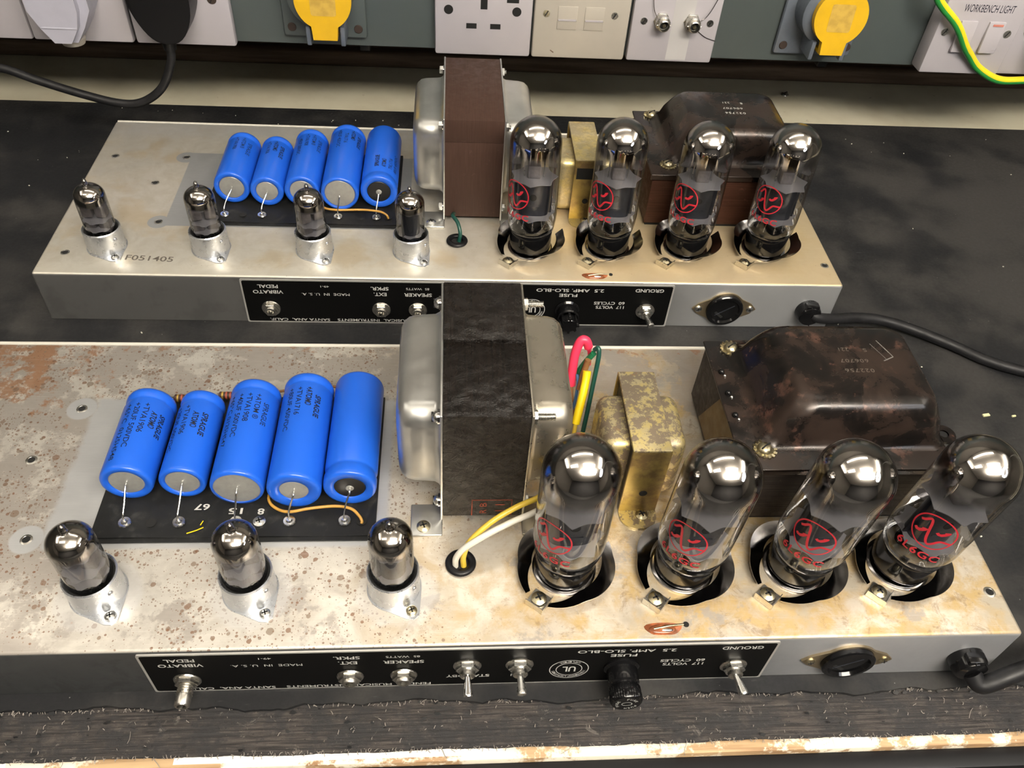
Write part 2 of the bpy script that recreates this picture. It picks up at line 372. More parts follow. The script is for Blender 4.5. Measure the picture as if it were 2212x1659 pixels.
def glyphs(txt, bold=0., space=1.):
    k = (txt, bold, space)
    if k not in _tc:
        c = bpy.data.curves.new('t', 'FONT'); c.body = txt; c.size = 1; c.offset = bold; c.space_character = space; c.resolution_u = 3
        o = bpy.data.objects.new('t', c); COL.objects.link(o); bpy.context.view_layer.update()
        me = bpy.data.meshes.new_from_object(o.evaluated_get(bpy.context.evaluated_depsgraph_get()))
        vs = [(v.co.x, v.co.y) for v in me.vertices]; fs = [list(p.vertices) for p in me.polygons]
        bpy.data.objects.remove(o); bpy.data.meshes.remove(me)
        xs = [v[0] for v in vs]; x0, x1 = min(xs), max(xs); ys = [v[1] for v in vs]; y0, y1 = min(0, min(ys)), max(ys)
        _tc[k] = ([((a - (x0 + x1) / 2) / (x1 - x0), (b - y1 / 2) / .73) for a, b in vs], fs)   # width 1, cap height 1, centred
    return _tc[k]
def text(mb, txt, w, h, m, fn, bold=.0, space=1.):
    vs, fs = glyphs(txt, bold, space); mb.add([fn(a * w, b * h) for a, b in vs], fs, m)
def ribbon(mb, pts, w, m, fn, closed=False):
    vs = []; n = len(pts)
    for i in range(n):
        a = Vector(pts[(i - 1) % n] if closed or i else pts[0]); b = Vector(pts[(i + 1) % n] if closed or i < n - 1 else pts[-1])
        t = (b - a).normalized(); nn = Vector((-t.y, t.x)); p = Vector(pts[i])
        vs.append(fn(*(p + nn * w / 2))); vs.append(fn(*(p - nn * w / 2)))
    fs = [[2 * i, 2 * i + 1, 2 * ((i + 1) % n) + 1, 2 * ((i + 1) % n)] for i in range(n if closed else n - 1)]
    mb.add(vs, fs, m)
def thing(name, label, cat, loc=(0, 0, 0), rz=0, group=None):
    o = bpy.data.objects.new(name, None); COL.objects.link(o); o.empty_display_size = .02
    o.location = Vector(loc) * U; o.rotation_euler = (0, 0, rz); o['label'] = label; o['category'] = cat
    if group: o['group'] = group
    return o
def tag(o, label, cat, group=None):
    o['label'] = label; o['category'] = cat
    if group: o['group'] = group
    return o
def onch(ch, x, y, z):
    if ch == 'A': return (x, y, z)
    c, s = math.cos(BR), math.sin(BR); return (c * x - s * y + BT[0], s * x + c * y + BT[1], z)
def rzc(ch): return 0 if ch == 'A' else BR
def copy_tree(o, parent=None):
    c = o.copy(); COL.objects.link(c); c.parent = parent
    for ch in list(o.children): copy_tree(ch, c)
    return c

# screws -----------------------------------------------------------
def screw(mb, mx, r=.33, m='zinc', slot='cross', h=None):
    h = h or r * .55
    mb.lathe([(0, h), (r * .35, h * .97), (r * .7, h * .78), (r * .93, h * .42), (r, .08), (r, 0)], m, 20, mx)
    if slot == 'cross':
        for a in (20, 110): mb.box(-r * .52, r * .52, -r * .11, r * .11, h * .86, h + .012, 'void', mx=mx @ RZ(a))
    elif slot == 'slot': mb.box(-r * .8, r * .8, -r * .09, r * .09, h * .72, h + .012, 'void', mx=mx @ RZ(35))
def hexnut(mb, mx, r, h, m='zinc', hole=.5):
    mb.lathe([(r * hole, 0), (r, 0), (r, h * .85), (r * .93, h), (r * hole, h)], m, 6, mx)
def threads(mb, mx, r, L, m='zinc', p=.09):
    pr = [(0, 0), (r, 0)]; z = 0
    while z < L - p: pr += [(r, z + p * .2), (r * .84, z + p * .6)]; z += p
    pr += [(r, L - .03), (r * .8, L), (0, L)]; mb.lathe(pr, m, 16, mx)

# ================================================================= ROOM
def struct(mb, name): o = mb.build(name); o['kind'] = 'structure'; return o
M['wall'] = mat('dim_wall_paint', (.14, .13, .115), .7); M['ceil'] = mat('white_ceiling', (.72, .69, .64), .8)
M['floor'] = mat('grey_floor', (.12, .12, .12), .6, var=.4); M['darkwall'] = mat('dark_room_wall', (.06, .06, .062), .7)
b = MB(); b.box(-170, 260, 79, 84, -90, 150, 'wall'); struct(b, 'wall_back')
b = MB(); b.box(-175, -170, -260, 84, -90, 150, 'wall'); struct(b, 'wall_left')
b = MB(); b.box(260, 265, -260, 84, -90, 150, 'wall'); struct(b, 'wall_right')
b = MB(); b.box(-175, 265, -265, -260, -90, 150, 'darkwall'); struct(b, 'wall_front')
b = MB(); b.box(-175, 265, -265, 84, -94, -90, 'floor'); struct(b, 'floor')
b = MB(); b.box(-175, 265, -265, 84, 150, 154, 'ceil'); struct(b, 'ceiling')
M_lamp = None
for i, (x, y, lx, ly, k, w) in enumerate(FITTINGS):
    o = thing('ceiling_light', 'white fluorescent fitting hung from the ceiling, the %s one, out of the picture' % w, 'ceiling light', (x, y, 132), 0, 'ceiling fittings above the bench')
    b = MB(); b.box(-lx / 2 - 1, lx / 2 + 1, -1.5, 1.5, 4.0, 6, 'lampbody', .3); b.build('housing', o)
    for sx in (-lx * .4, lx * .4): b = MB(); b.cyl(.4, 6, 18, 'lampbody', 8, T(sx, 0, 0)); b.build('hanger', o)
    m = emis('fluorescent_diffuser_%d' % i, (1.0, .92, .80), LAMP_POWER * k)
    b = MB(); b.box(-lx / 2, lx / 2, -ly / 2, ly / 2, 0, 4, m, .5); b.build('diffuser', o)
# ring magnifier lamp on its arm, to the right of the picture
o = thing('magnifier_lamp', 'white ring magnifier lamp on a jointed arm, right of the picture', 'lamp', (128, 36, -.3))
m = emis('ring_tube', (.95, .96, 1.0), 14)
mx = T(-48, -58, 47) @ RY(-28) @ RX(22)
b = MB(); b.lathe([(10.5 + 1.3 * math.cos(a), 1.3 * math.sin(a)) for a in [math.pi * 2 * k / 12 for k in range(13)]], m, 40, mx); b.build('ring_tube', o)
b = MB(); b.lathe([(7.5, -1.2), (13, 1.0), (13.2, 2.4), (8, 3.6), (7, 2.8), (7.5, -1.2)], 'lampbody', 40, mx @ T(0, 0, 1.4)); b.build('lamp_head', o)
b = MB(); b.cyl(5, 0, 2, 'lampbody', 24); b.tube([(0, 0, 1.5), (0, 0, 30), (-4, -14, 58), (-20, -36, 62), (-40, -52, 54), (-46, -57, 51)], .8, 'lampbody', 10, 6); b.build('lamp_arm', o)

# ================================================================= BENCH
bench = thing('workbench', 'cream painted wooden workbench along the wall under everything', 'workbench', (30, 30, -3))
BO = lambda x, y, z: (x - 30, y - 30, z + 3)
def bbox(mb, x0, x1, y0, y1, z0, z1, m, **k): mb.box(x0 - 30, x1 - 30, y0 - 30, y1 - 30, z0 + 3, z1 + 3, m, **k)
b = MB(); bbox(b, -90, 150, -3.4, 78.8, -3, -.3, 'paint'); b.build('bench_top', bench)
b = MB(); bbox(b, -90, 150, -4.1, -3.4, -2.6, -.34, 'lipping', bev=.1); l_o = b.build('edge_lipping', bench, 'bare chipped wooden edge strip')
b = MB(); bbox(b, 44.9, 47.4, -4.0, -3.45, -.36, -.31, 'paperchip' if 'paperchip' in M else M.setdefault('paperchip', mat('white_laminate_chip', (.8, .78, .72), .5))); b.build('laminate_chip', l_o); b = MB(); bbox(b, -10, 0.9, -4.0, -3.45, -.36, -.31, 'paperchip'); b.build('laminate_chip', l_o); b = MB(); bbox(b, 9.3, 26.5, -3.85, -3.45, -.36, -.32, 'paperchip'); b.build('laminate_chip', l_o, 'white chips of laminate left on the edge')
b = MB(); bbox(b, -90, 150, -5.2, -4.1, -4.6, -.75, 'blkplastic', bev=.15); b.build('edge_trim', bench, 'black plastic trim below the wooden edge')
b = MB(); bbox(b, -90, 150, -4.0, 70, -4.6, -3, 'moulding'); bbox(b, -85, -78, 0, 70, -90, -4.6, 'moulding'); bbox(b, 138, 145, 0, 70, -90, -4.6, 'moulding')
b.build('bench_frame', bench)
b = MB(); b.box(-90, 150, 75.6, 77.4, -.28, 1.6, 'moulding', .5, 3); b.box(-90, 150, 77.4, 78.95, -.28, 10.4, 'moulding'); struct(b, 'trim_1')

# rubber mat: one sheet with a ragged front edge
def ragline(x, k=0):
    s = math.sin(x * .37 + k) * .12 + math.sin(x * 1.13 + 2 + k) * .09 + math.sin(x * 2.9 + k * 2) * .05
    return s + random.uniform(-.05, .05)
rub = thing('bench_mat', 'black rubber bench mat under both amplifier chassis, torn along its front edge', 'mat', (30, 30, -.3))
xs = [-90 + i * .35 for i in range(int(203 / .35) + 1)]
b = MB(); poly = [(x - 30, (-1.0 + (ragline(x) if -15 < x < 70 else 0)) - 30) for x in xs] + [(113 - 30, 34.9), (-90 - 30, 34.9)]
b.prism(poly, 0.06, .3, 'rubber'); b.build('mat_sheet', rub)
b = MB(); N = 620; K = 22; x0, x1 = -14., 70.
vs = []; fs = []
rr = random.Random(3)
for j in range(K + 1):
    for i in range(N + 1):
        x = x0 + (x1 - x0) * i / N; y = -.7 - 2.85 * j / K + (ragline(x, 5) * .22 if j == K else 0)
        z = .03 + .03 * math.sin(y * 30) + rr.uniform(-.012, .012)
        if rr.random() < .02 and j < K: z += .05
        vs.append((x - 30, y - 30, z + .02))
for j in range(K):
    for i in range(N): a = j * (N + 1) + i; fs.append([a, a + 1, a + N + 2, a + N + 1])
b.add(vs, fs, 'band'); b.build('worn_band', rub, 'worn ribbed grey brown strip along the front edge', sharp=180)
b = MB()
for k in range(1100):
    x = rr.uniform(-12, 68); e = rr.choice([0, 0, 0, 1, 1, 1, 2]); y = {0: -3.45, 1: -1.05, 2: rr.uniform(-3.2, -1.2)}[e] + rr.uniform(-.1, .1)
    L = rr.uniform(.06, .26) * (3.5 if rr.random() < .035 else 1); a = rr.gauss(-90 if e == 0 else 80, 30) * math.pi / 180
    z = .13 if e else .08
    p = [(x - 30, y - 30, z)]; 
    for q in (1, 2, 3): a += rr.uniform(-.5, .5); p.append((p[-1][0] + math.cos(a) * L / 3, p[-1][1] + math.sin(a) * L / 3, z + rr.uniform(-.03, .12)))
    b.tube(p, rr.uniform(.012, .022), 'thread', n=4, sub=2) if 'thread' in M else None
    if 'thread' not in M: M['thread'] = mat('pale_canvas_thread', (.27, .245, .22), .8); b.tube(p, .015, 'thread', n=4, sub=2)
b.build('frayed_threads', rub, 'pale threads frayed from the torn edge', kind='stuff')
b = MB()
for k in range(150):
    x = rr.uniform(-14, 68); y = -1.0 + rr.uniform(-.22, .1) if k < 80 else rr.uniform(-3.4, -1.3); s = rr.uniform(.05, .2)
    q = [(x - 30 + s * math.cos(a + rr.uniform(-.3, .3)) * 1.5 * rr.uniform(.5, 1), y - 30 + s * .6 * math.sin(a), .12 + rr.uniform(0, .1)) for a in (0, 1.2, 2.5, 3.8, 5)]
    b.add(q, [[0, 1, 2, 3, 4]], 'rubber')
b.build('torn_flakes', rub, 'torn flakes of rubber on the worn strip', kind='stuff')
# specks of debris on the mat
M['speck'] = mat('pale_speck', (.6, .58, .5), .7)
b = MB()
for k in range(170):
    x = rr.uniform(-30, 85); y = rr.uniform(23.5, 30) if k < 25 else (rr.uniform(-1, 64) if x > 56 or x < -9 else rr.uniform(54, 64)); s = rr.uniform(.02, .07)
    b.box(-s, s, -s * .6, s * .6, 0, s, 'speck', mx=T(x, y, .0) @ RZ(rr.uniform(0, 180)))
for x, y, s in ((64.9, 20.2, .28), (67.1, 20.1, .16)): b.box(-s, s, -s * .4, s * .4, 0, .1, 'yelchip' if 'yelchip' in M else M.setdefault('yelchip', mat('cream_chip', (.75, .72, .42), .6)), mx=T(x, y, 0) @ RZ(10))
o = b.build('debris_specks'); o['kind'] = 'stuff'; tag(o, 'tiny pale specks of debris scattered on the black mat', 'debris')

# ================================================================= CHASSIS
def jack(par, x, z, long=False):
    j = MB(); mx = T(x, -.09, z) @ FRONT
    j.lathe([(.3, 0), (.72, 0), (.74, .05), (.70, .12), (.3, .12)], 'nickel', 32, mx)
    L = 1.5 if long else .52
    if long: threads(j, mx @ T(0, 0, .3), .43, .6, 'nickel', .13); j.lathe([(.26, .95), (.40, .85), (.40, 1.42), (.34, L), (.25, L), (.24, .6), (0, .6)], 'nickel', 24, mx)
    else: j.lathe([(.25, .1), (.42, .1), (.42, L - .06), (.38, L), (.25, L), (.24, .15), (0, .12)], 'nickel', 24, mx)
    j.cyl(.245, L - .42, L - .38, 'void', 20, mx)
    o = j.build('jack_socket', par)
    n = MB(); hexnut(n, mx @ T(0, 0, .12), .62, .24, 'nickel', .66); n.build('hex_nut', o); return o
def toggle(par, x, z, dx, dz, shiny=False):
    j = MB(); mx = T(x, -.09, z) @ FRONT
    j.lathe([(.3, 0), (.76, 0), (.77, .06), (.70, .1), (.3, .1)], 'nickel', 32, mx)
    j.lathe([(.42, .1), (.42, .62), (.36, .68), (.2, .60), (0, .55)], 'nickel', 24, mx)
    o = j.build('toggle_switch', par)
    n = MB(); hexnut(n, mx @ T(0, 0, .1), .64, .26, 'zinc', .66); n.build('hex_nut', o)
    l = MB(); s = Vector((x, -.06 - .55, z)); d = Vector((dx, -1.0, dz)).normalized(); Lh = 1.2
    l.tube([s + d * (Lh * k / 5) for k in range(6)], .1, 'chrome' if shiny else 'zinc', n=14, sub=4, rf=lambda q: (.16 + .13 * min(1, q * 1.15) ** 1.4) * (1 if q < .93 else math.sqrt(max(.02, 1 - ((q - .93) / .07) ** 2))))
    l.build('lever', o)
def panel_text(par, items):
    b = MB()
    for (txt, x, z, w, h, bo) in items:
        text(b, txt, w, h, 'print', lambda u, v, x=x, z=z: (x - u, -.1, z - v), bo)
    return b
def make_chassis(ch):
    mt = M_A if ch == 'A' else M_B
    lab = ('front amplifier chassis of rust-speckled metal box, nearest the torn mat edge' if ch == 'A' else
           'rear amplifier chassis, cleaner dull metal box stamped F05140 near its left end')
    root = thing('amplifier_chassis', lab, 'amplifier chassis', onch(ch, 0, 0, 0), rzc(ch))
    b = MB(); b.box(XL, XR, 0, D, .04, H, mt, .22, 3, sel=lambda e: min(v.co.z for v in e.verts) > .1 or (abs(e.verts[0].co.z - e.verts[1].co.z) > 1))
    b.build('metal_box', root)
    b = MB(); b.box(XL + .1, XR - .1, D + .003, D + .24, .2, H - .02, 'edgewhite' if 'edgewhite' in M else M.setdefault('edgewhite', mat('pale_panel_edge', (.62, .60, .54), .4)), .05); b.build('front_panel_edge', root)
    # name plate
    p = MB(); p.box(7.63, 41.55, -.09, .0, .02, 4.36, 'plateedge', .13, 3, sel=lambda e: abs(e.verts[0].co.y - e.verts[1].co.y) > .01); p.box(7.76, 41.42, -.094, -.03, .14, 4.24, 'panel', .14, 3, sel=lambda e: abs(e.verts[0].co.y - e.verts[1].co.y) > .01)
    p_o = p.build('name_plate', root, 'black name plate with white lettering printed upside down to the viewer')
    it = [('VIBRATO', 9.64, 3.15, 2.3, .34, .015), ('PEDAL', 9.68, 3.70, 1.55, .34, .015), ('49-1', 14.03, 3.76, .65, .2, 0), ('MADE  IN  U. S. A.', 14.02, 2.97, 3.7, .26, 0),
          ('EXT.', 18.24, 3.05, 1.0, .34, .015), ('SPKR.', 18.23, 3.62, 1.38, .34, .015), ('SPEAKER', 21.19, 3.03, 2.17, .34, .015), ('85  WATTS', 21.18, 3.64, 1.8, .22, 0),
          ('FENDER  MUSICAL  INSTRUMENTS    SANTA ANA,  CALIF.', 16.0, .33, 13.2, .26, .01),
          ('STANDBY', 24.64, 1.14, 2.4, .30, .015), ('ON', 27.4, 1.13, .75, .30, .015), ('FUSE', 33.09, 3.22, 1.45, .32, .015), ('2.5  AMP. SLO-BLO', 33.2, 3.72, 5.4, .32, .015),
          ('117  VOLTS', 36.6, 2.02, 2.3, .30, .015), ('60  CYCLES', 36.5, 2.45, 2.5, .30, .015), ('GROUND', 39.58, 3.80, 2.3, .34, .015)]
    b = panel_text(root, it)
    for rr_, w in ((1.08, .05), (.72, .045)): ribbon(b, [(rr_ * math.cos(a * math.pi / 20), rr_ * math.sin(a * math.pi / 20)) for a in range(40)], w, 'print', lambda u, v: (30.24 + u, -.1, 1.68 + v), True)
    text(b, 'UL', .75, .62, 'print', lambda u, v: (30.24 - u, -.1, 1.68 - v), .02)
    for s, a0 in (("UNDERWRITERS' LABORATORIES", 0), ('AMPLIFIER', 180)):
        sp = 150 if a0 == 0 else 70
        for i, c_ in enumerate(s):
            if c_ == ' ': continue
            a = R_(270 + a0 + (sp / 2 - sp * i / (len(s) - 1)) * (1 if a0 == 0 else -1)) if a0 == 0 else R_(90 - sp / 2 + sp * i / (len(s) - 1))
            ca, sa = math.cos(a), math.sin(a)
            f = (1 if a0 == 0 else -1)
            text(b, c_, .11, .17, 'print', lambda u, v: (30.24 + .9 * ca + f * (v * ca + u * sa), -.1, 1.68 + .9 * sa + f * (v * sa - u * ca)))
    b.build('lettering', p_o, 'white lettering and round listing mark')
    jack(root, 9.65, 1.5, ch == 'A'); jack(root, 18.26, 1.5); jack(root, 21.15, 1.5)
    if ch == 'A': toggle(root, 24.6, 2.45, 0.02, -.30, True); toggle(root, 27.44, 2.45, .05, -.15)
    toggle(root, 39.55, 1.7, .28, -.25)
    # fuse holder
    b = MB(); mx = T(33.15, -.09, 1.85 if ch == 'A' else 1.7) @ FRONT
    b.lathe([(0, 0), (1.0, 0), (1.0, .12), (.86, .25), (.86, 1.0), (.78, 1.1), (.78, 1.2)], 'black', 36, mx); f_o = b.build('fuse_holder', root)
    b = MB(); n = 40
    if ch == 'A':
        vs = []; fs = []
        for i, (r, z) in enumerate([(.80, 1.2), (.86, 1.25), (.90, 1.9), (.84, 2.05), (.78, 2.1)]):
            for k in range(n * 2): q = r * (1 - (.045 if k % 2 and 0 < i < 4 else 0)); vs.append((q * math.cos(math.pi * k / n), q * math.sin(math.pi * k / n), z))
        for i in range(4):
            for k in range(2 * n): k2 = (k + 1) % (2 * n); fs.append([i * 2 * n + k, i * 2 * n + k2, (i + 1) * 2 * n + k2, (i + 1) * 2 * n + k])
        fs.append([8 * n + k for k in range(2 * n)]); b.add(vs, fs, 'black', mx)
        for i, c_ in enumerate('FUSE  PUSH  FUSE  '):
            if c_ == ' ': continue
            a = R_(90 - i * 20); text(b, c_, .13, .17, 'print', lambda u, v: (.55 * math.cos(a) + v * math.cos(a) + u * math.sin(a), .55 * math.sin(a) + v * math.sin(a) - u * math.cos(a), 2.11) if False else mx @ Vector(((.55 + v) * math.cos(a) + u * math.sin(a), (.55 + v) * math.sin(a) - u * math.cos(a), 2.115)))
        ribbon(b, [(.28 * math.cos(k * math.pi / 12), .2 * math.sin(k * math.pi / 12)) for k in range(24)], .03, 'print', lambda u, v: mx @ Vector((u, v, 2.115)), True)
        b.build('fuse_cap', f_o, 'knurled black cap with white ring of lettering')
    else:
        b.cyl(.62, 1.2, 2.0, 'black', 24, mx, .05)
        for k in range(8): b.box(.5, .8, -.1, .1, 1.2, 2.0, 'black', .04, mx=mx @ RZ(k * 45))
        b.build('fuse_cap', f_o, 'fluted black fuse knob')
    # accessory outlet
    b = MB(); pl = []
    for k in range(48):
        a = 2 * math.pi * k / 48; r = 1.62; px = r * math.cos(a); py = r * math.sin(a)
        if abs(math.cos(a)) > .86: px = math.copysign(2.65 - abs(math.sin(a)) * .9, px); py *= .62
        pl.append((px, py))
    mx = T(46.05, 0, 2.05) @ FRONT
    b.prism(pl, .0, .14, 'plateA' if 'plateA' in M else M.setdefault('plateA', mat('dull_brass_plate', (.42, .34, .22), .35, .9, var=.5)), mx)
    o = b.build('outlet_plate', root)
    b = MB(); b.lathe([(1.5, .1), (1.5, .42), (1.42, .5), (1.2, .52), (1.1, .34), (0, .34)], 'black', 40, mx)
    b.box(-.72, -.5, -.45, .45, .33, .35, 'void', mx=mx @ RZ(50)); b.box(-.9, .9, -.04, .04, .33, .36, 'grid', mx=mx @ RZ(35)); b.build('outlet_face', o, 'round black two-slot outlet')
    for sx in (-2.15, 2.15):
        b = MB(); screw(b, mx @ T(sx, 0, .12), .3, 'brassy' if ch == 'A' else 'zinc'); b.build('screw', o)
    # strain relief
    b = MB(); mx = T(53.1, 0, 2.0) @ FRONT
    b.lathe([(0, 0), (1.0, 0), (1.0, .25), (.95, .8), (.86, 1.0), (.45, 1.12), (0, 1.12)], 'black', 24, mx)
    b.box(-.03, .03, -1.02, 1.02, .1, 1.0, 'void', mx=mx @ RZ(10)); b.box(-.55, .55, .1, 1.06, .25, .95, 'black', .12, mx=mx); b.build('strain_relief', root)
    # small holes
    hl = [(.13, 16.68), (.06, 6.84), (54.57, 2.6), (-1.57, 12.5)] + ([(-5.9, 2.6), (-6.0, 16.6)] if ch == 'B' else [])
    for x, y in hl:
        b = MB(); b.lathe([(0, .012), (.21, .012), (.23, .03), (.30, .02), (.34, .004)], 'nickel', 20, T(x, y, H)); b.cyl(.22, 0, .022, 'void', 20, T(x, y, H))
        b.build('screw_hole', root)
    # ground lug and solder blob
    b = MB(); blob = []
    for k in range(20):
        a = 2 * math.pi * k / 20; blob.append((35.15 + 1.0 * math.cos(a) * (1 + .12 * math.sin(3 * a)), .72 + .42 * math.sin(a) * (1 + .15 * math.cos(2 * a))))
    b.prism(blob, H - .02, H + .03, 'flux' if 'flux' in M else M.setdefault('flux', mat('burnt_flux', (.16, .05, .02), .12, var=.7, vs=2, dark=3)))
    b.sphere(1, 'flux', T(35.1, .7, H) @ Matrix.Diagonal((.8, .3, .12, 1)), 16); b.sphere(1, 'solder', T(35.3, .62, H) @ Matrix.Diagonal((.42, .13, .15, 1)), 16); b.tube([(34.6, .68, H + .1), (35.4, .8, H + .16), (36.3, .95, H + .02)], .06, 'brassy'); b.cyl(.16, 0, .04, 'void', 16, T(36.45, .95, H))
    b.build('solder_blob', root, 'burnt brown solder blob with a wire stub')
    # grommet
    b = MB(); R0 = .66; pr = [(R0 + .22 * math.cos(a), .13 + .17 * math.sin(a)) for a in [math.pi * 2 * k / 12 for k in range(13)]]
    b.lathe(pr, 'blkplastic', 32, T(24.25, 4.9, H)); b.cyl(.5, 0, .02, 'void', 20, T(24.25, 4.9, H)); b.build('grommet', root)
    # collars of the small valves
    for k, x in enumerate((4.94, 12.87, 20.60) if ch == 'A' else (-3.0, 4.93, 12.97, 20.6)):
        b = MB(); mx = T(x, 3.5, H)
        b.lathe([(1.0, .06), (1.44, .06), (1.42, .5), (1.40, 1.78), (1.33, 1.86), (1.27, 1.78), (1.27, .1)], 'alum', 48, mx)
        pl = [(1.5 * math.cos(a), 1.5 * math.sin(a)) for a in [R_(-20 + 310 * q / 30) for q in range(-1, 32)]]
        pl = [(1.5 * math.cos(R_(q)), 1.5 * math.sin(R_(q))) for q in range(-5, 265, 9)] + [(.75, -1.95), (1.15, -1.98), (1.42, -1.72)]
        b.prism(pl, 0, .07, 'alum', mx)
        b.lathe([(1.2, .5), (1.24, 1.7), (1.22, 1.72), (0, .4)], 'void', 30, mx)
        b.sphere(.16, 'alum', mx @ T(1.36 * math.cos(R_(-35)), 1.36 * math.sin(R_(-35)), 1.25), 10)
        o = b.build('shield_collar', root)
        b = MB(); screw(b, mx @ T(1.0, -1.48, .07), .3, 'zinc' if not (ch == 'A' and k == 2) else 'brassy'); b.build('screw', o)
    # spring clamps of the big valves
    for k, bx in enumerate(TB[ch]):
        x, y = bx[0], bx[1]; cxy = CL[ch][k]
        mx = T(x, y, H); b = MB(); b.lathe([(1.4, .0), (1.82, .0), (1.82, .1), (1.7, .16), (1.4, .16)], 'dkchrome', 40, mx)
        s_o = b.build('valve_socket', root)
        b = MB(); ang0 = math.atan2(cxy[1] - y, cxy[0] - x)
        def arm(sgn, span, z0, z1, rin, w0, w1):
            pts_i = []; n = 28
            for q in range(n + 1):
                s_ = q / n; a = ang0 + sgn * R_(14 + span * s_); r = 2.6 - .8 * min(1, s_ * 3.0); r = max(r, rin) + (.3 * s_ * s_ if sgn > 0 else .05 * s_)
                w = w0 + (w1 - w0) * math.sin(math.pi * min(1, s_ * 1.15) * .85)
                z = z0 + (z1 - z0) * s_
                p = Vector((r * math.cos(a), r * math.sin(a), z)); o_ = Vector((math.cos(a), math.sin(a), .35 if ch == 'A' else .7)) * w
                pts_i.append((p, p + o_))
            vs = []; 
            for p, o_ in pts_i: vs += [p, o_, o_ + Vector((0, 0, -.05)), p + Vector((0, 0, -.05))]
            fs = []
            for q in range(n):
                for e in range(4): fs.append([q * 4 + e, q * 4 + (e + 1) % 4, (q + 1) * 4 + (e + 1) % 4, (q + 1) * 4 + e])
            fs += [[0, 1, 2, 3], [4 * n + 3, 4 * n + 2, 4 * n + 1, 4 * n]]
            b.add(vs, fs, 'dkchrome', mx)
        arm(-1, 128, .3, .85, 1.86, .34, .86); arm(1, 135, .3, .9, 1.86, .32, .92)
        mm = T(cxy[0], cxy[1], H) @ RZ(math.degrees(ang0) + 45)
        b.prism([(-.62, -.62), (.5, -.62), (.5, .5), (-.62, .5)][::1], .02, .1, 'nickel', mm @ RZ(135))
        b.box(-.62, -.57, -.6, .5, .1, .5, 'nickel', mx=mm @ RZ(135)); b.box(-.6, .5, -.62, -.57, .1, .4, 'nickel', mx=mm @ RZ(135))
        o = b.build('valve_clamp', root)
        b = MB(); screw(b, T(cxy[0], cxy[1], H + .2), .42, 'brassy'); b.cyl(.3, -.12, .02, 'zinc', 12, T(cxy[0], cxy[1], H + .2)); b.build('screw', o)
    if ch == 'B':
        b = MB(); text(b, 'F05140?'.replace('?', '5'), 3.6, .62, 'stamp', lambda u, v: (.55 + u, 2.05 + v - u * .05, H + .006), .01); b.build('stamped_number', root)
    return root
# big valves: base point of each, from the photograph; and the clamp screws
TB = {'A': [(30.1, 4.6), (36.9, 4.55), (43.5, 4.5), (49.75, 4.55)], 'B': [(30.2, 4.4), (36.6, 4.5), (43.2, 4.65), (49.9, 4.75)]}
CL = {'A': [(28.5, 2.55), (35.0, 2.43), (41.4, 2.57), (47.9, 2.63)], 'B': [(28.3, 2.25), (34.7, 2.38), (41.1, 2.53), (47.7, 2.59)]}
LEAN = {'A': [(0, .15), (.25, -.1), (.5, -.1), (1.07, .15)], 'B': [(-.15, .75), (0, .7), (0, .4), (0, .35)]}
chA = make_chassis('A'); chB = make_chassis('B')

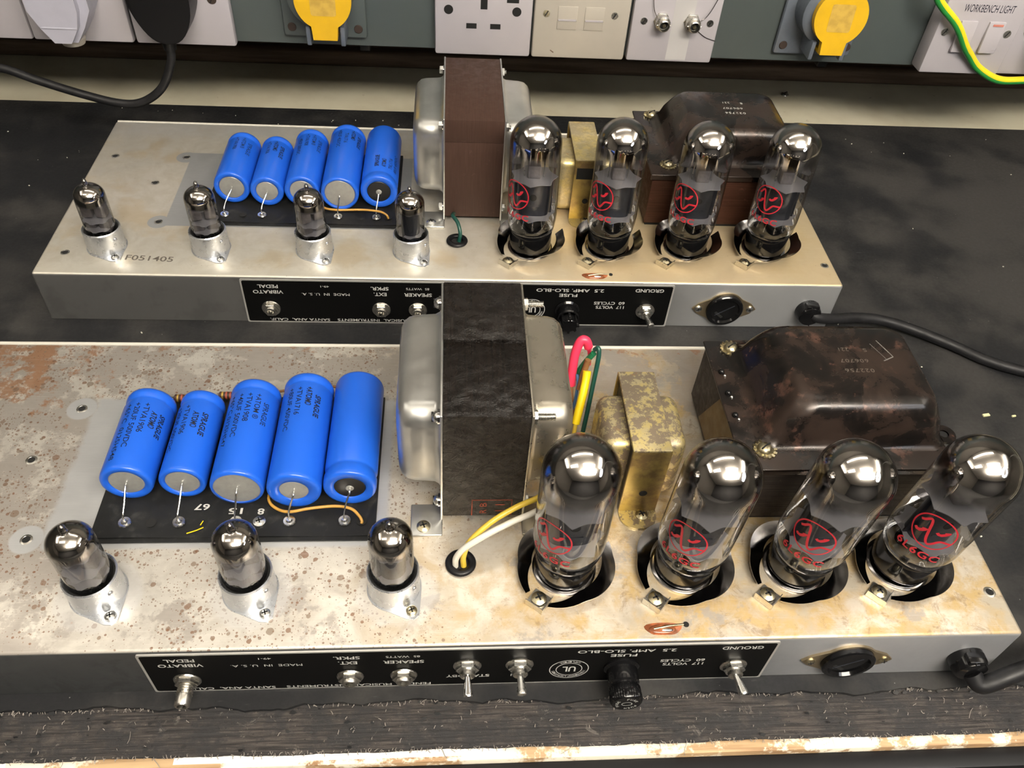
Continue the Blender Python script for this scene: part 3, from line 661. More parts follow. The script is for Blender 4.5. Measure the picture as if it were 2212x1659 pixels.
# ================================================================= VALVES
def big_valve(ch, az):
    hc = 8.55 if ch == 'A' else 9.1; R0 = 2.0 if ch == 'A' else 1.96
    o = thing('power_valve', '', 'vacuum tube')
    b = MB(); b.lathe([(0, .25), (1.62, .25), (1.68, .4), (1.70, 1.5), (1.72, 1.6), (1.70, 1.78), (1.6, 1.84), (0, 1.84)], 'valvebase', 48); b.build('valve_base', o, 'glossy black base')
    b = MB(); pr = [(1.5, 1.86), (1.70, 1.82), (1.80, 1.95), (1.84, 2.15), (1.88, 2.4), (R0 - .03, 2.8), (R0, 3.3)] + [(R0, 3.3 + (hc - 3.3) * q / 6) for q in range(1, 7)]
    pr += [(R0 * math.cos(a), hc + R0 * math.sin(a)) for a in [math.pi / 2 * q / 16 for q in range(1, 17)]]
    b.lathe(pr, 'glass', 64); b.build('glass_envelope', o, sharp=180)
    g = R0 - .06; b = MB(); pr = [(g, hc - 1.9 + q * .19) for q in range(10)] + [(g * math.cos(a), hc + g * math.sin(a)) for a in [math.pi / 2 * q / 18 for q in range(19)]]
    b.lathe(pr, getter('silver_getter_film_' + ch, hc - 1.05, hc - .3, (.84, .80, .77)), 64); b.build('getter_film', o, 'mirror silver dome', sharp=180)
    def spacer(z, r0, r1, n, nm):
        b = MB(); p = []
        for k in range(n):
            a0 = 2 * math.pi * k / n
            for q in range(8):
                s_ = q / 8; p.append(((r1 - (r1 - r0) * math.sin(math.pi * s_)) * math.cos(a0 + s_ * 2 * math.pi / n), (r1 - (r1 - r0) * math.sin(math.pi * s_)) * math.sin(a0 + s_ * 2 * math.pi / n)))
        b.prism(p, z, z + .05, 'mica'); b.build(nm, o)
    spacer(6.3, 1.55, 1.88, 7, 'mica_spacer'); spacer(3.25, 1.5, 1.85, 7, 'mica_spacer')
    b = MB(); p = []
    for k in range(40):
        a = 2 * math.pi * k / 40; p.append((1.25 * math.copysign(abs(math.cos(a)) ** .7, math.cos(a)), .78 * math.copysign(abs(math.sin(a)) ** .7, math.sin(a))))
    mx = RZ(-az + 45); b.prism(p, 3.3, 6.3, 'grid', mx); b.box(-1.5, 1.5, -.05, .05, 3.3, 6.3, 'grid', mx=mx)
    b.cyl(.28, .76, .80, 'void', 16, mx @ T(0, 0, 4.9) @ RX(90)); b.box(-.5, .5, -.82, .82, 4.0, 4.1, 'grid', mx=mx)
    b.build('anode_plates', o, 'dark grey anode plates')
    b = MB()
    for k in range(8):
        a = k * math.pi / 4; b.tube([(1.1 * math.cos(a), 1.1 * math.sin(a), 2.15), (1.0 * math.cos(a), 1.0 * math.sin(a), 2.7), (.8 * math.cos(a), .8 * math.sin(a), 3.3)], .045, 'chrome', 6, 3)
        b.sphere(.17, 'glass', T(1.1 * math.cos(a), 1.1 * math.sin(a), 2.35), 10, 1.4)
    b.lathe([(0, 2.5), (.9, 2.45), (1.35, 2.3), (1.6, 2.14)], 'glass', 32); b.build('glass_stem', o)
    b = MB()
    for sx in (-.75, .75): b.tube([(sx, 0, 6.3), (sx, 0, 7.6), (sx * .9, 0, hc + .2)], .05, 'zinc', 8, 3, mx=mx)
    b.box(-.5, .5, -.5, .5, 6.35, 7.4, 'grid2', .1, mx=mx); b.tube([(-.9, 0, hc + .2), (0, .3, hc + .3), (.9, 0, hc + .2)], .06, 'zinc', 8, 4, mx=mx); b.build('upper_supports', o)
    # red print wrapped round the glass; az degrees from the front (-y) towards the left (-x)
    rr0 = R0 + .012; A0 = -math.pi / 2 - R_(az)
    def wrap(z0): return lambda u, v: (rr0 * math.cos(A0 + u / rr0), rr0 * math.sin(A0 + u / rr0), z0 + v)
    zc = 5.15 if ch == 'A' else 5.45; w = wrap(zc); r = 1.15; b = MB()
    ribbon(b, [(r * math.cos(k * math.pi / 24), r * math.sin(k * math.pi / 24)) for k in range(48)], .085, 'redprint', w, True)
    sine = [(-.9, .3), (-.72, .45), (-.55, .68), (-.44, .72), (-.34, .5), (-.26, .1), (-.14, -.45), (-.02, -.76), (.14, -.86), (.3, -.7), (.48, -.42), (.66, -.3), (1.12, -.3)]
    ribbon(b, [tuple(p) for p in [q.to_2d() for q in spline([(a, c, 0) for a, c in sine], 3)]], .14, 'redprint', w)
    for jx, jz in ((.30, .14), (-.72, -.36)):
        ribbon(b, [(jx + .34, jz + .30), (jx + .22, jz + .12), (jx + .08, jz - .02), (jx - .06, jz - .05), (jx - .16, jz + .02)], .18, 'redprint', w)
        ribbon(b, [(jx + .16, jz + .22), (jx + .42, jz + .34)], .1, 'redprint', w)
    b.build('printed_emblem', o, 'red emblem of a wave and two letters J in a circle')
    b = MB(); text(b, '6L6GC', 2.45, .50, 'redprint', wrap(zc - 1.72), .018, 1.12); b.build('printed_type', o, 'red type number 6L6GC')
    return o
ORD = ['leftmost', 'second from left', 'third from left', 'rightmost']
for ch, az in (('A', 42), ('B', 49)):
    proto = big_valve(ch, az)
    for i in range(4):
        o = proto if i == 0 else copy_tree(proto)
        x, y = TB[ch][i]; o.location = Vector(onch(ch, x, y, H)) * U; hh = 8.55 if ch == 'A' else 9.1
        lx, ly = LEAN[ch][i]; o.rotation_euler = (math.atan2(-ly, hh), math.atan2(lx, hh), rzc(ch))
        o['label'] = 'large power valve, silver dome and red print, %s on the %s chassis' % (ORD[i], 'front' if ch == 'A' else 'rear')
        o['group'] = 'power valves on the %s chassis' % ('front' if ch == 'A' else 'rear')
def small_valve(ch, kind):
    o = thing('preamp_valve', '', 'vacuum tube'); r = 1.15 if ch == 'A' else 1.12; hc = 4.8 if ch == 'A' else 4.6
    b = MB(); pr = [(0, .5), (.9, .52), (r, .75)] + [(r, .75 + (hc - .75) * q / 4) for q in range(1, 5)] + [(r * math.cos(a), hc + r * .82 * math.sin(a)) for a in [math.pi / 2 * q / 12 for q in range(1, 12)]]
    top = hc + r * .82; pr += [(.26, top + .0), (.19, top + .16), (.16, top + .38), (.10, top + .5), (0.02, top + .56)]
    b.lathe(pr, 'glass', 48); b.build('glass_envelope', o, sharp=180)
    g = r - .04; b = MB(); pr = [(g, hc - .9 + .12 * q) for q in range(8)] + [(g * math.cos(a), hc + g * .82 * math.sin(a)) for a in [math.pi / 2 * q / 14 for q in range(13)]] + [(.18, top), (.15, top + .15), (.12, top + .36), (.0, top + .48)]
    b.lathe(pr, getter('smoky_getter_film_' + ch, hc - .6, hc - .25, (.66, .62, .58)), 48); b.build('getter_film', o, 'smoky mirror dome', sharp=180)
    if kind == 0:
        b = MB()
        for sx in (-.5, .5): b.box(sx - .4, sx + .4, -.42, .42, 2.9, 4.0, 'grid2', .12); b.box(sx - .4, sx + .4, -.42, .42, 1.55, 2.6, 'grid2', .12)
        b.build('anode_plates', o)
    else:
        b = MB(); b.cyl(.72, 1.3, 4.0, 'grid', 20); b.box(-.95, .95, -.04, .04, 1.3, 4.0, 'grid'); b.build('anode_plates', o, 'tall grey anode cylinder')
    for z in ((1.95, 2.68, 4.05) if kind == 0 else (1.95, 4.05)):
        b = MB(); b.prism([((1.06 if k % 4 < 2 else .94) * math.cos(k * math.pi / 14), (1.06 if k % 4 < 2 else .94) * math.sin(k * math.pi / 14)) for k in range(28)], z, z + .04, 'mica'); b.build('mica_spacer', o)
    b = MB()
    for k in range(9):
        a = k * math.pi * 2 / 9; b.tube([(.75 * math.cos(a), .75 * math.sin(a), .6), (.6 * math.cos(a), .6 * math.sin(a), 1.5)], .05, 'zinc', 6, 2)
    b.build('pins', o); return o
pos = {'A': [(4.94, 0), (12.87, 0), (20.60, 1)], 'B': [(-3.0, 0), (4.93, 0), (12.97, 0), (20.6, 1)]}
ordn = {'A': ['leftmost of three', 'middle one of three', 'right-hand one of three'], 'B': ['leftmost of four', 'second from left of four', 'third from left of four', 'rightmost of four']}
for ch in 'AB':
    pr = {}
    for i, (x, kd) in enumerate(pos[ch]):
        o = pr[kd] = small_valve(ch, kd) if kd not in pr else pr[kd]
        if i and kd == pos[ch][i - 1][1]: o = copy_tree(pr[kd])
        o.location = Vector(onch(ch, x, 3.5, H)) * U; o.rotation_euler = (0, 0, rzc(ch) + .3 * i)
        o['label'] = 'small pointed valve in an aluminium collar, %s on the %s chassis' % (ordn[ch][i], 'front' if ch == 'A' else 'rear')
        o['group'] = 'preamp valves on the %s chassis' % ('front' if ch == 'A' else 'rear')

# ================================================================= CAPACITORS
for ch in 'AB':
    o = thing('capacitor_board', 'black fibre board under the five blue capacitors on the %s chassis' % ('front' if ch == 'A' else 'rear'), 'circuit board', onch(ch, 11.4, 12.1, H), rzc(ch))
    b = MB(); n = 24
    for z0, dy in ((.03, -.25), (.16, 0)):       # two layers, the upper one slightly wavy along the front
        vs = []; fs = []
        for j in range(2):
            for i in range(n + 1):
                x = -7.9 + 15.85 * i / n; y = (-5.35 + dy if j == 0 else 5.4); zz = z0 + (.05 * math.sin(i * .55) - .06 if j == 0 and dy == 0 else 0)
                vs += [(x, y, zz), (x, y, zz + .1)]
        for i in range(n):
            a = i * 2; c = (n + 1) * 2 + i * 2
            fs += [[a + 1, a + 3, c + 3, c + 1], [a, c, c + 2, a + 2], [a, a + 2, a + 3, a + 1], [c, c + 1, c + 3, c + 2]]
        fs += [[0, 1, (n + 1) * 2 + 1, (n + 1) * 2], [n * 2, (n + 1) * 2 + n * 2, (n + 1) * 2 + n * 2 + 1, n * 2 + 1]]
        b.add(vs, fs, 'board')
    b.build('board_sheet', o)
    for x in (5.2, 8.2, 11.38, 14.4, 17.55):
        for yy in (7.75, 17.0):
            b = MB(); b.lathe([(0, .17), (.14, .16), (.2, .05), (.34, .06), (.38, 0)], 'solder', 16, T(x - 11.4, yy - 12.1, .27)); b.build('eyelet', o)
    b = MB(); screw(b, T(12.72 - 11.4, 7.7 - 12.1, .27), .36, 'zinc'); b.build('screw', o)
    for x in (6.66, 18.54):
        b = MB(); b.cyl(.3, 0, .012, 'void', 20, T(x - 11.4, 7.7 - 12.1, .275)); b.build('board_hole', o)
    if ch == 'A':
        b = MB()
        for s_, x, y, w in (('67', 9.3, 8.75, .85), ('15', 11.25, 8.45, .8), ('8', 12.7, 8.4, .38)):
            text(b, s_, w, .42, 'print', lambda u, v: (x - 11.4 - u, y - 12.1 - v, .285), .02)
        b.build('chalk_numbers', o, 'white hand-marked numbers 67, 15 and 8')
        b = MB(); ribbon(b, [(-2.6, -5.15), (-2.1, -4.95), (-1.75, -4.75)], .07, 'yel', lambda u, v: (u, v, .285)); ribbon(b, [(-1.95, -4.6), (-1.85, -4.3)], .06, 'yel', lambda u, v: (u, v, .285)); b.build('yellow_mark', o)
TXT = {'A': [[('SPRAGUE', 56, 1), ('ATOM®', 36, 1), ('+TVA1906', 15, 0), ('+20UF 500VDC', -6, 0), ('+65°C  0125H548', -27, 0)], [('SPRAGUE', 32, 1), ('ATOM®', 9, 1), ('+TVA1906', -17, 0), ('+20UF 500VDC', -42, 0)],
             [('SPRAGUE', 42, 2), ('+ATOM ®', 22, 0), ('+TVA1908', 2, 0), ('+40UF 500VDC', -18, 0), ('+65°C 0125H547', -40, 0)], [('SPRAGUE', 34, 1), ('+ATOM®', 13, 1), ('+TVA1716', -9, 0), ('+80UF 450VDC', -30, 0)], []],
       'B': [[('SPRAGUE', 38, 2), ('+ATOM ®', 16, 0), ('+TVA1906', -8, 0)], [('SPRAGUE', 34, 1), ('+ATOM®', 10, 1), ('+TVA1906', -15, 0)], [('SPRAGUE', 42, 2), ('+ATOM ®', 20, 0), ('+TVA1908', -3, 0), ('40UF 500VDC', -26, 0)],
             [('SPRAGUE', 48, 1), ('+ATOM®', 26, 1), ('TVA1716', 4, 0), ('+80UF 450VDC', -18, 0)], [('SPRAGUE', -8, 1), ('ATOM®', 14, 1), ('TVL1716', 36, 0), ('80UF 450VDC', 56, 0)]]}
CAPS = {'A': [(5.25, 1.47, 9.35, 15.6, 1.0, 'seal'), (8.3, 1.33, 9.45, 15.7, .98, 'seal'), (11.5, 1.53, 8.9, 16.3, 1.4, 'seal'), (14.72, 1.55, 8.65, 16.8, .85, 'seal'), (17.87, 1.53, 8.85, 17.0, .92, 'blk')],
        'B': [(5.72, 1.45, 9.3, 15.9, 1.02, 'seal'), (8.6, 1.36, 9.0, 15.7, .9, 'seal'), (11.45, 1.44, 9.0, 16.8, 1.0, 'seal'), (14.58, 1.55, 8.6, 17.4, 1.25, 'seal'), (17.75, 1.53, 9.05, 17.5, .98, 'blk')]}
LEADX = (5.2, 8.2, 11.38, 14.4, 17.55)
CO = ['leftmost', 'second from left', 'middle', 'second from right', 'rightmost']
CX = {'A': ['printed TVA1906 and 20UF 500VDC', 'printed TVA1906, thinnest', 'printed TVA1908 with wide grey end', 'printed TVA1716', 'plain sleeve with black end seal'],
      'B': ['short with grey end', 'thinnest', 'partly behind a small valve', 'tall with wide grey end', 'with black end seal']}
for ch in 'AB':
    for i, (x, r, y0, y1, rs, sl) in enumerate(CAPS[ch]):
        o = thing('electrolytic_capacitor', 'blue capacitor %s, %s of five on the %s chassis' % (CX[ch][i], CO[i], 'front' if ch == 'A' else 'rear'), 'capacitor', onch(ch, x, (y0 + y1) / 2, H + .28), rzc(ch), 'blue capacitors on the %s chassis' % ('front' if ch == 'A' else 'rear'))
        L = y1 - y0; mx = T(0, L / 2, r) @ RX(90)        # local z runs from the rear end to the front
        last = (i == 4)
        gz = L - .95 if last else .75                     # crimp groove
        pr = [(0, .03), (r * .72, .02), (r * .86, 0), (r * .96, .07), (r, .25)] + [(r, gz - .3), (r - .07, gz - .1), (r - .09, gz), (r - .07, gz + .1), (r, gz + .3)]
        pr += [(r, L - .28), (r * .985, L - .12), (r * .94, L - .02), (r * .86, L), (rs + .06, L - .03), (rs, L - .1), (rs - .02, L - .16)]
        b = MB(); b.lathe(pr, 'blue', 56, mx); b.build('blue_sleeve', o, sharp=70)
        b = MB(); b.lathe([(rs + .01, L - .16), (rs - .06, L - .10), (.2, L - .08), (0, L - .08)], 'seal' if sl == 'seal' else 'blkseal', 40, mx)
        if sl == 'blk': b.cyl(.24, L - .1, L - .02, 'seal', 20, mx, .03)
        b.build('end_seal', o, 'black end seal' if sl == 'blk' else 'grey metal end seal')
        b = MB(); lx = LEADX[i] - x; yl = 7.75 - (y0 + y1) / 2
        b.tube([(0, -L / 2 + .05, r), (0.0, -L / 2 - .22, r - .05), (lx * .7 + .02, -L / 2 - .4 * (L / 2 + yl + 0) * -1 if False else (yl - .0 + -L / 2) / 2 - .05, r * .62), (lx, yl + .12, .45), (lx, yl, .0)], .055, 'solder', 8, 6); b.build('wire_lead', o)
        if TXT[ch][i]:
            b = MB()
            for (s_, a, st) in TXT[ch][i]:
                n = len(s_); cw = .285; w = n * cw * (.88 if st else 1) * (.82 if ch == 'B' and not st else 1); h = .34 if not st else .36
                if st == 1: w = n * .25
                st0 = L / 2 - 1.05 - (.55 if '+' not in s_ else 0) - (.25 if ch == 'A' else 0)
                R1 = r + .01
                def fn(u, v, a=a, w=w, st0=st0, R1=R1, sl_=.18 if st == 1 else 0): q = R_(a) + v / R1; return (R1 * math.sin(q), st0 - w / 2 - u - v * sl_, r + R1 * math.cos(q))
                if ch == 'B' and i == 4: 
                    def fn(u, v, a=a, w=w, st0=st0, R1=R1): q = R_(a) - v / R1; return (R1 * math.sin(q), -L / 2 + 1.6 + w / 2 + u, r + R1 * math.cos(q))
                text(b, s_, w, h, 'ink', fn, .03 if st == 1 else .008)
            b.build('printed_text', o, 'black printed lettering')
# resistors and wires on the boards
def wire(name, label, ch, pts, r, m, cat='wire', grp=None, n=10):
    c = Vector(onch(ch, *pts[0])); b = MB()
    b.tube([Vector(onch(ch, *p)) - c for p in pts], r, m, n, 8); o = b.build(name); o.location = c * U; return tag(o, label, cat, grp)
for i, (x, y) in enumerate(((6.75, 16.95), (9.5, 17.2))):
    o = thing('resistor', 'brown banded resistor behind the blue capacitors on the front chassis, %s one' % ('left' if i == 0 else 'right'), 'resistor', (x, y, H + .72), 0, 'resistors on the front capacitor board')
    b = MB(); mx = RY(90); b.lathe([(0, -.75), (.2, -.75), (.27, -.68), (.25, -.4), (.25, .4), (.27, .68), (.2, .75), (0, .75)], 'resin', 20, mx); b.build('resistor_body', o)
    for k, (z, m) in enumerate(((-.5, 'gold'), (-.25, 'rb'), (.0, 'rb'), (.25, 'gold'))): b = MB(); b.lathe([(.25, z - .05), (.262, z - .05), (.262, z + .05), (.25, z + .05)], m, 20, mx); b.build('colour_band', o)
    b = MB(); b.tube([(-1.4, 0, -.42), (-1.15, 0, -.05), (-.7, 0, 0)], .04, 'solder', 8, 6); b.tube([(1.2, 0, -.42), (1.05, 0, -.05), (.7, 0, 0)], .04, 'solder', 8, 6); b.build('wire_lead', o)
wire('brown_wire', 'thin brown wires behind the blue capacitors on the front chassis', 'A', [(10.4, 17.1, 5.15), (12.6, 17.35, 5.5), (14.7, 17.4, 5.9), (16.6, 17.35, 5.9), (18.6, 17.3, 5.15)], .09, 'brown')
wire('orange_wire', 'orange brown wire curling in front of the capacitors on the front chassis', 'A', [(13.1, 16.9, 5.0), (13.12, 13, 4.98), (13.02, 9.9, 5.0), (13.15, 8.9, 5.1), (13.7, 8.4, 5.05), (14.43, 8.15, 5.15), (15.54, 8.3, 5.25), (16.97, 8.45, 5.25), (17.91, 8.26, 5.25), (18.4, 7.85, 5.1), (18.56, 7.6, 4.95), (18.54, 7.5, 4.86)], .09, 'orange')
wire('orange_wire', 'orange brown wire in front of the capacitors on the rear chassis', 'B', [(12.98, 9.4, 5.05), (13.2, 8.4, 5.2), (14.27, 7.95, 5.3), (16.4, 8.05, 5.3), (17.81, 7.85, 5.3), (18.4, 7.6, 5.15), (18.56, 7.5, 4.86)], .09, 'orange')
wire('yellow_wire', 'yellow wire arching out of the black grommet on the front chassis', 'A', [(24.42, 4.75, 4.6), (24.4, 4.9, 5.4), (24.75, 5.2, 6.4), (25.9, 5.9, 7.2), (27.3, 6.6, 7.6), (28.6, 7.2, 7.7), (29.4, 8.2, 7.4)], .17, 'yelwire')
wire('white_wire', 'white wire arching out of the black grommet on the front chassis', 'A', [(23.95, 4.75, 4.6), (24.0, 4.8, 5.4), (24.45, 4.9, 6.2), (25.5, 5.2, 6.9), (27.0, 5.85, 7.25), (28.7, 6.7, 7.3), (29.5, 8.0, 7.0)], .18, 'whwire')
wire('green_wire', 'dark green wire looping out of the grommet on the rear chassis', 'B', [(24.4, 4.9, 4.6), (24.5, 5.0, 5.3), (24.3, 5.6, 5.9), (23.9, 6.6, 5.9), (24.0, 8.0, 5.2), (24.6, 9.5, 5.0)], .16, 'dkgreen')
wire('red_wire', 'red sleeved wire bent over beside the front upright transformer', 'A', [(31.55, 17.0, 6.6), (31.55, 17.3, 7.6), (31.65, 17.7, 8.8), (31.95, 18.0, 9.6), (32.3, 18.0, 9.6), (32.5, 17.95, 9.1)], .30, 'red')
wire('thin_red_wire', 'thin red wire end coming out of the red sleeve', 'A', [(32.5, 17.95, 9.1), (32.65, 17.9, 8.5), (32.7, 17.9, 7.6)], .14, 'red')
wire('green_wire', 'short bright green sleeved wire behind the yellow sleeve', 'A', [(31.9, 17.6, 6.6), (32.05, 17.5, 7.4), (32.4, 17.4, 8.4), (32.75, 17.3, 9.2)], .2, 'green')
wire('dark_green_wire', 'long dark green wire looped beside the yellow sleeve', 'A', [(32.3, 14.6, 4.7), (32.5, 15.2, 6.0), (32.8, 16.2, 7.8), (33.0, 16.9, 9.3), (32.95, 17.2, 9.75), (32.75, 17.3, 9.5)], .15, 'dkgreen')
wire('yellow_sleeved_wire', 'yellow sleeved wire next to the front upright transformer', 'A', [(31.7, 14.5, 5.6), (31.85, 14.9, 6.2), (32.1, 15.6, 7.1), (32.3, 16.3, 7.9), (32.35, 16.6, 8.3)], .27, 'yel')
wire('thin_yellow_wire', 'thin yellow wire below the yellow sleeve', 'A', [(31.65, 14.3, 4.6), (31.68, 14.4, 5.1), (31.7, 14.5, 5.6)], .14, 'yelwire')
wire('brown_cloth_wire', 'brown cloth covered wire end above the yellow sleeve', 'A', [(32.0, 16.4, 6.8), (32.2, 16.8, 7.9), (32.4, 17.0, 8.9)], .2, 'brown')
wire('blue_wire', 'thin blue wire behind the yellow sleeve', 'A', [(31.6, 16.0, 4.7), (31.8, 16.2, 5.8), (31.9, 16.6, 7.0), (31.85, 17.0, 7.6)], .1, 'bluewire')
wire('brown_braid', 'frayed brown braid under the red sleeve', 'A', [(31.9, 15.9, 4.7), (31.65, 16.3, 5.6), (31.55, 16.9, 6.6)], .13, 'brown')

# ================================================================= UPRIGHT TRANSFORMERS
def upright(ch):
    X0, X1, Y0, Y1 = 23.21, 27.85, 7.9, 18.5; ZT = 13.72; cx, cy = 25.53, 13.2
    lam = 'lamA' if ch == 'A' else 'lamB'
    o = thing('output_transformer', ('upright transformer with rough black core between grey steel bells on the front chassis' if ch == 'A' else 'upright transformer with smooth brown core between grey steel bells on the rear chassis'), 'transformer', onch(ch, cx, cy, H), rzc(ch), 'upright transformers with steel end bells')
    q = lambda x0, x1, y0, y1, z0, z1: (x0 - cx, x1 - cx, y0 - cy, y1 - cy, z0 - H, z1 - H)
    b = MB()
    if ch == 'A':
        b.box(*q(X0 + .02, X1 - .02, Y0, 13.4, 4.95, ZT), lam, .05); b.box(*q(X0 + .02, X1 - .02, 13.5, Y1, 4.95, ZT + .16), lam, .05); b.box(*q(X0 + .05, X1 - .05, 13.3, 13.6, 5, ZT - .25), 'void')
    else:
        b.box(*q(X0 + .02, X1 - .02, Y0, Y1, 11.83, ZT), lam, .03); b.box(*q(X0 + .02, X1 - .02, Y0 + .01, Y1, 4.95, 11.81), lam, .03)
    b.build('core_laminations', o, 'stack of varnished core laminations', sharp=30)
    for sx in (-1, 1):
        xf = X0 if sx < 0 else X1
        def qq(a, c, y0, y1, z0, z1): xs_ = sorted((xf + sx * a, xf + sx * c)); return q(xs_[0], xs_[1], y0, y1, z0, z1)
        m = 'bell' if (ch == 'B' or sx < 0) else 'bell_warm'
        b = MB()
        b.box(*qq(-.02, .12, Y0 - .06, Y1 + .05, H + .02, ZT + .06), m, .04)                                    # flange
        # drawn dome with a rounded profile
        bm = bmesh.new(); prof = []
        n = 40; rings = []
        W, Ht = (17.55 - 8.75) / 2, (12.85 - 6.35) / 2; yc, zc = (17.55 + 8.75) / 2, (12.85 + 6.35) / 2
        for (ins, dep) in ((-.42, .06), (-.25, .10), (-.10, .22), (0, .45), (.03, 1.0), (.06, 1.6), (.14, 2.0), (.34, 2.3), (.62, 2.46), (1.0, 2.52), (2.4, 2.56)):
            ring = []; w, h = W - ins, Ht - ins; rc = min(max(1.25 - ins * .3, .25), h - .02)
            for k in range(n):
                a = 2 * math.pi * (k + .5) / n; c_, s_ = math.cos(a), math.sin(a)
                ring.append((xf + sx * dep - cx, yc + math.copysign(w - rc, c_) + rc * c_ - cy, zc + math.copysign(h - rc, s_) + rc * s_ - H))
            rings.append(ring)
        vs = [p for r_ in rings for p in r_]; fs = []
        for i in range(len(rings) - 1):
            for k in range(n): k2 = (k + 1) % n; fs.append([i * n + k, i * n + k2, (i + 1) * n + k2, (i + 1) * n + k])
        fs.append([(len(rings) - 1) * n + k for k in range(n)]); b.add(vs, fs, m)
        for y0, y1 in ((6.75, 8.95), (17.4, 19.3)):
            b.box(*qq(.0, 1.85, y0, y1, H + .0, H + .14), m, .06, sel=lambda e: True)
            b.add([(xf - cx + sx * .12, y0 + .4 - cy, 2.0), (xf - cx + sx * .12, y1 - .2 - cy, 2.0), (xf - cx + sx * 1.3, y1 - .2 - cy, .12), (xf - cx + sx * .12, y1 - .2 - cy, .12)], [[0, 2, 3], [1, 2, 3], [0, 1, 2]], m) if False else None
        be = b.build('end_bell', o, sharp=50)
        for y0 in (7.85, 18.4):
            b = MB(); screw(b, T(xf + sx * 1.1 - cx, y0 - .5 - cy if y0 < 10 else y0 - cy, .14), .4, 'brassy' if ch == 'A' else 'zinc'); b.build('foot_screw', be)
    for y, z in ((17.45, 13.1), (8.75, 12.75), (8.75, 5.35), (17.45, 5.35)):
        b = MB(); L_ = X0 - cx; R__ = X1 - cx
        ml = T(L_ - .12, y - cy, z - H) @ RY(-90); mr = T(R__ + .12, y - cy, z - H) @ RY(90)
        if ch == 'A':
            b.cyl(.42, 0, .14, 'dkchrome', 20, ml); screw(b, ml @ T(0, 0, .14), .34, 'zinc', 'slot', .3); b.build('bolt_head', o); b = MB(); hexnut(b, mr, .4, .28, 'zinc', .1); threads(b, mr @ T(0, 0, .28), .2, .95)
        else:
            b.cyl(.36, 0, .08, 'dkchrome', 20, ml); hexnut(b, ml @ T(0, 0, .08), .34, .3, 'zinc', .1); b.build('bolt_head', o); b = MB(); hexnut(b, mr, .34, .26, 'zinc', .1); threads(b, mr @ T(0, 0, .26), .17, .15)
        b.build('bolt_and_nut', o)
    if ch == 'A':
        M['redstamp'] = mat('red_rubber_stamp', (.26, .045, .018), .6)
        b = MB(); f = lambda u, v: (26.06 - cx + u, Y0 - cy - .008, 5.75 - H + v)
        ribbon(b, [(-1.15, -.75), (-1.15, .75), (1.15, .75), (1.15, -.75)], .07, 'redstamp', f)
        for sx, s_ in ((-.6, 'R'), (-.6, '8')): pass
        text(b, 'R', .5, .42, 'redstamp', lambda u, v: f(-.5 - v, -.35 + u * .7)); text(b, 'B', .5, .42, 'redstamp', lambda u, v: f(-.5 - v, .3 + u * .7))
        for vv in (-.3, .3): ribbon(b, [(.2, vv), (.75, vv)], .1, 'redstamp', f)
        b.build('red_stamp', o, 'red ink stamp in a box')
    return o
upright('A'); upright('B')

# ================================================================= CHOKES
def choke(ch):
    gm = 'goldA' if ch == 'A' else 'goldB'; cx, cy = 34.9, 11.4
    o = thing('filter_choke', ('small gold choke with badly worn plating between two power valves on the front chassis' if ch == 'A' else 'small gold choke with cleaner plating, behind the left power valves on the rear chassis'), 'transformer', onch(ch, cx, cy, H), rzc(ch), 'small gold chokes')
    b = MB(); b.box(32.4 - cx, 37.35 - cx, 9.4 - cy, 13.7 - cy, .05, 5.0, gm, .75, 4); b.build('coil_cover', o, sharp=60)
    b = MB(); b.box(33.75 - cx, 36.0 - cx, 8.35 - cy, 14.6 - cy, 5.55, 5.78, gm, .1); b.build('strap_top', o)
    for y in (8.35, 14.42):
        b = MB(); b.box(33.75 - cx, 36.0 - cx, y - cy, y + .2 - cy, .1, 5.72, 'golddark', .05)
        fy = 8.0 if y < 10 else 15.2; s_ = -1 if y < 10 else 1
        pl = [(33.75 - cx, y + .1 - cy), (36.0 - cx, y + .1 - cy)] + [(34.88 - cx + 1.13 * math.cos(R_(a)), fy - cy + s_ * (.0 + .95 * math.sin(R_(a)))) for a in range(0, 181, 15)]
        b.prism(pl, .01, .15, gm); b.cyl(.24, 0, .02, 'void', 16, T(34.95 - cx, y - .012 - cy, 1.9) @ FRONT); sp = b.build('strap_leg', o)
        b = MB(); screw(b, T(35.1 - cx, fy - cy, .15), .38, 'brassy'); b.build('foot_screw', sp)
    if ch == 'B': b = MB(); b.box(33.95 - cx, 35.8 - cx, 8.32 - cy, 8.36 - cy, 4.0, 5.0, 'void'); b.build('strap_slot', o)
    b = MB(); b.box(33.9 - cx, 35.9 - cx, 8.6 - cy, 14.3 - cy, .4, 5.5, 'lamMB' if ch == 'B' else 'lamMA'); b.build('core_laminations', o)
choke('A'); choke('B')

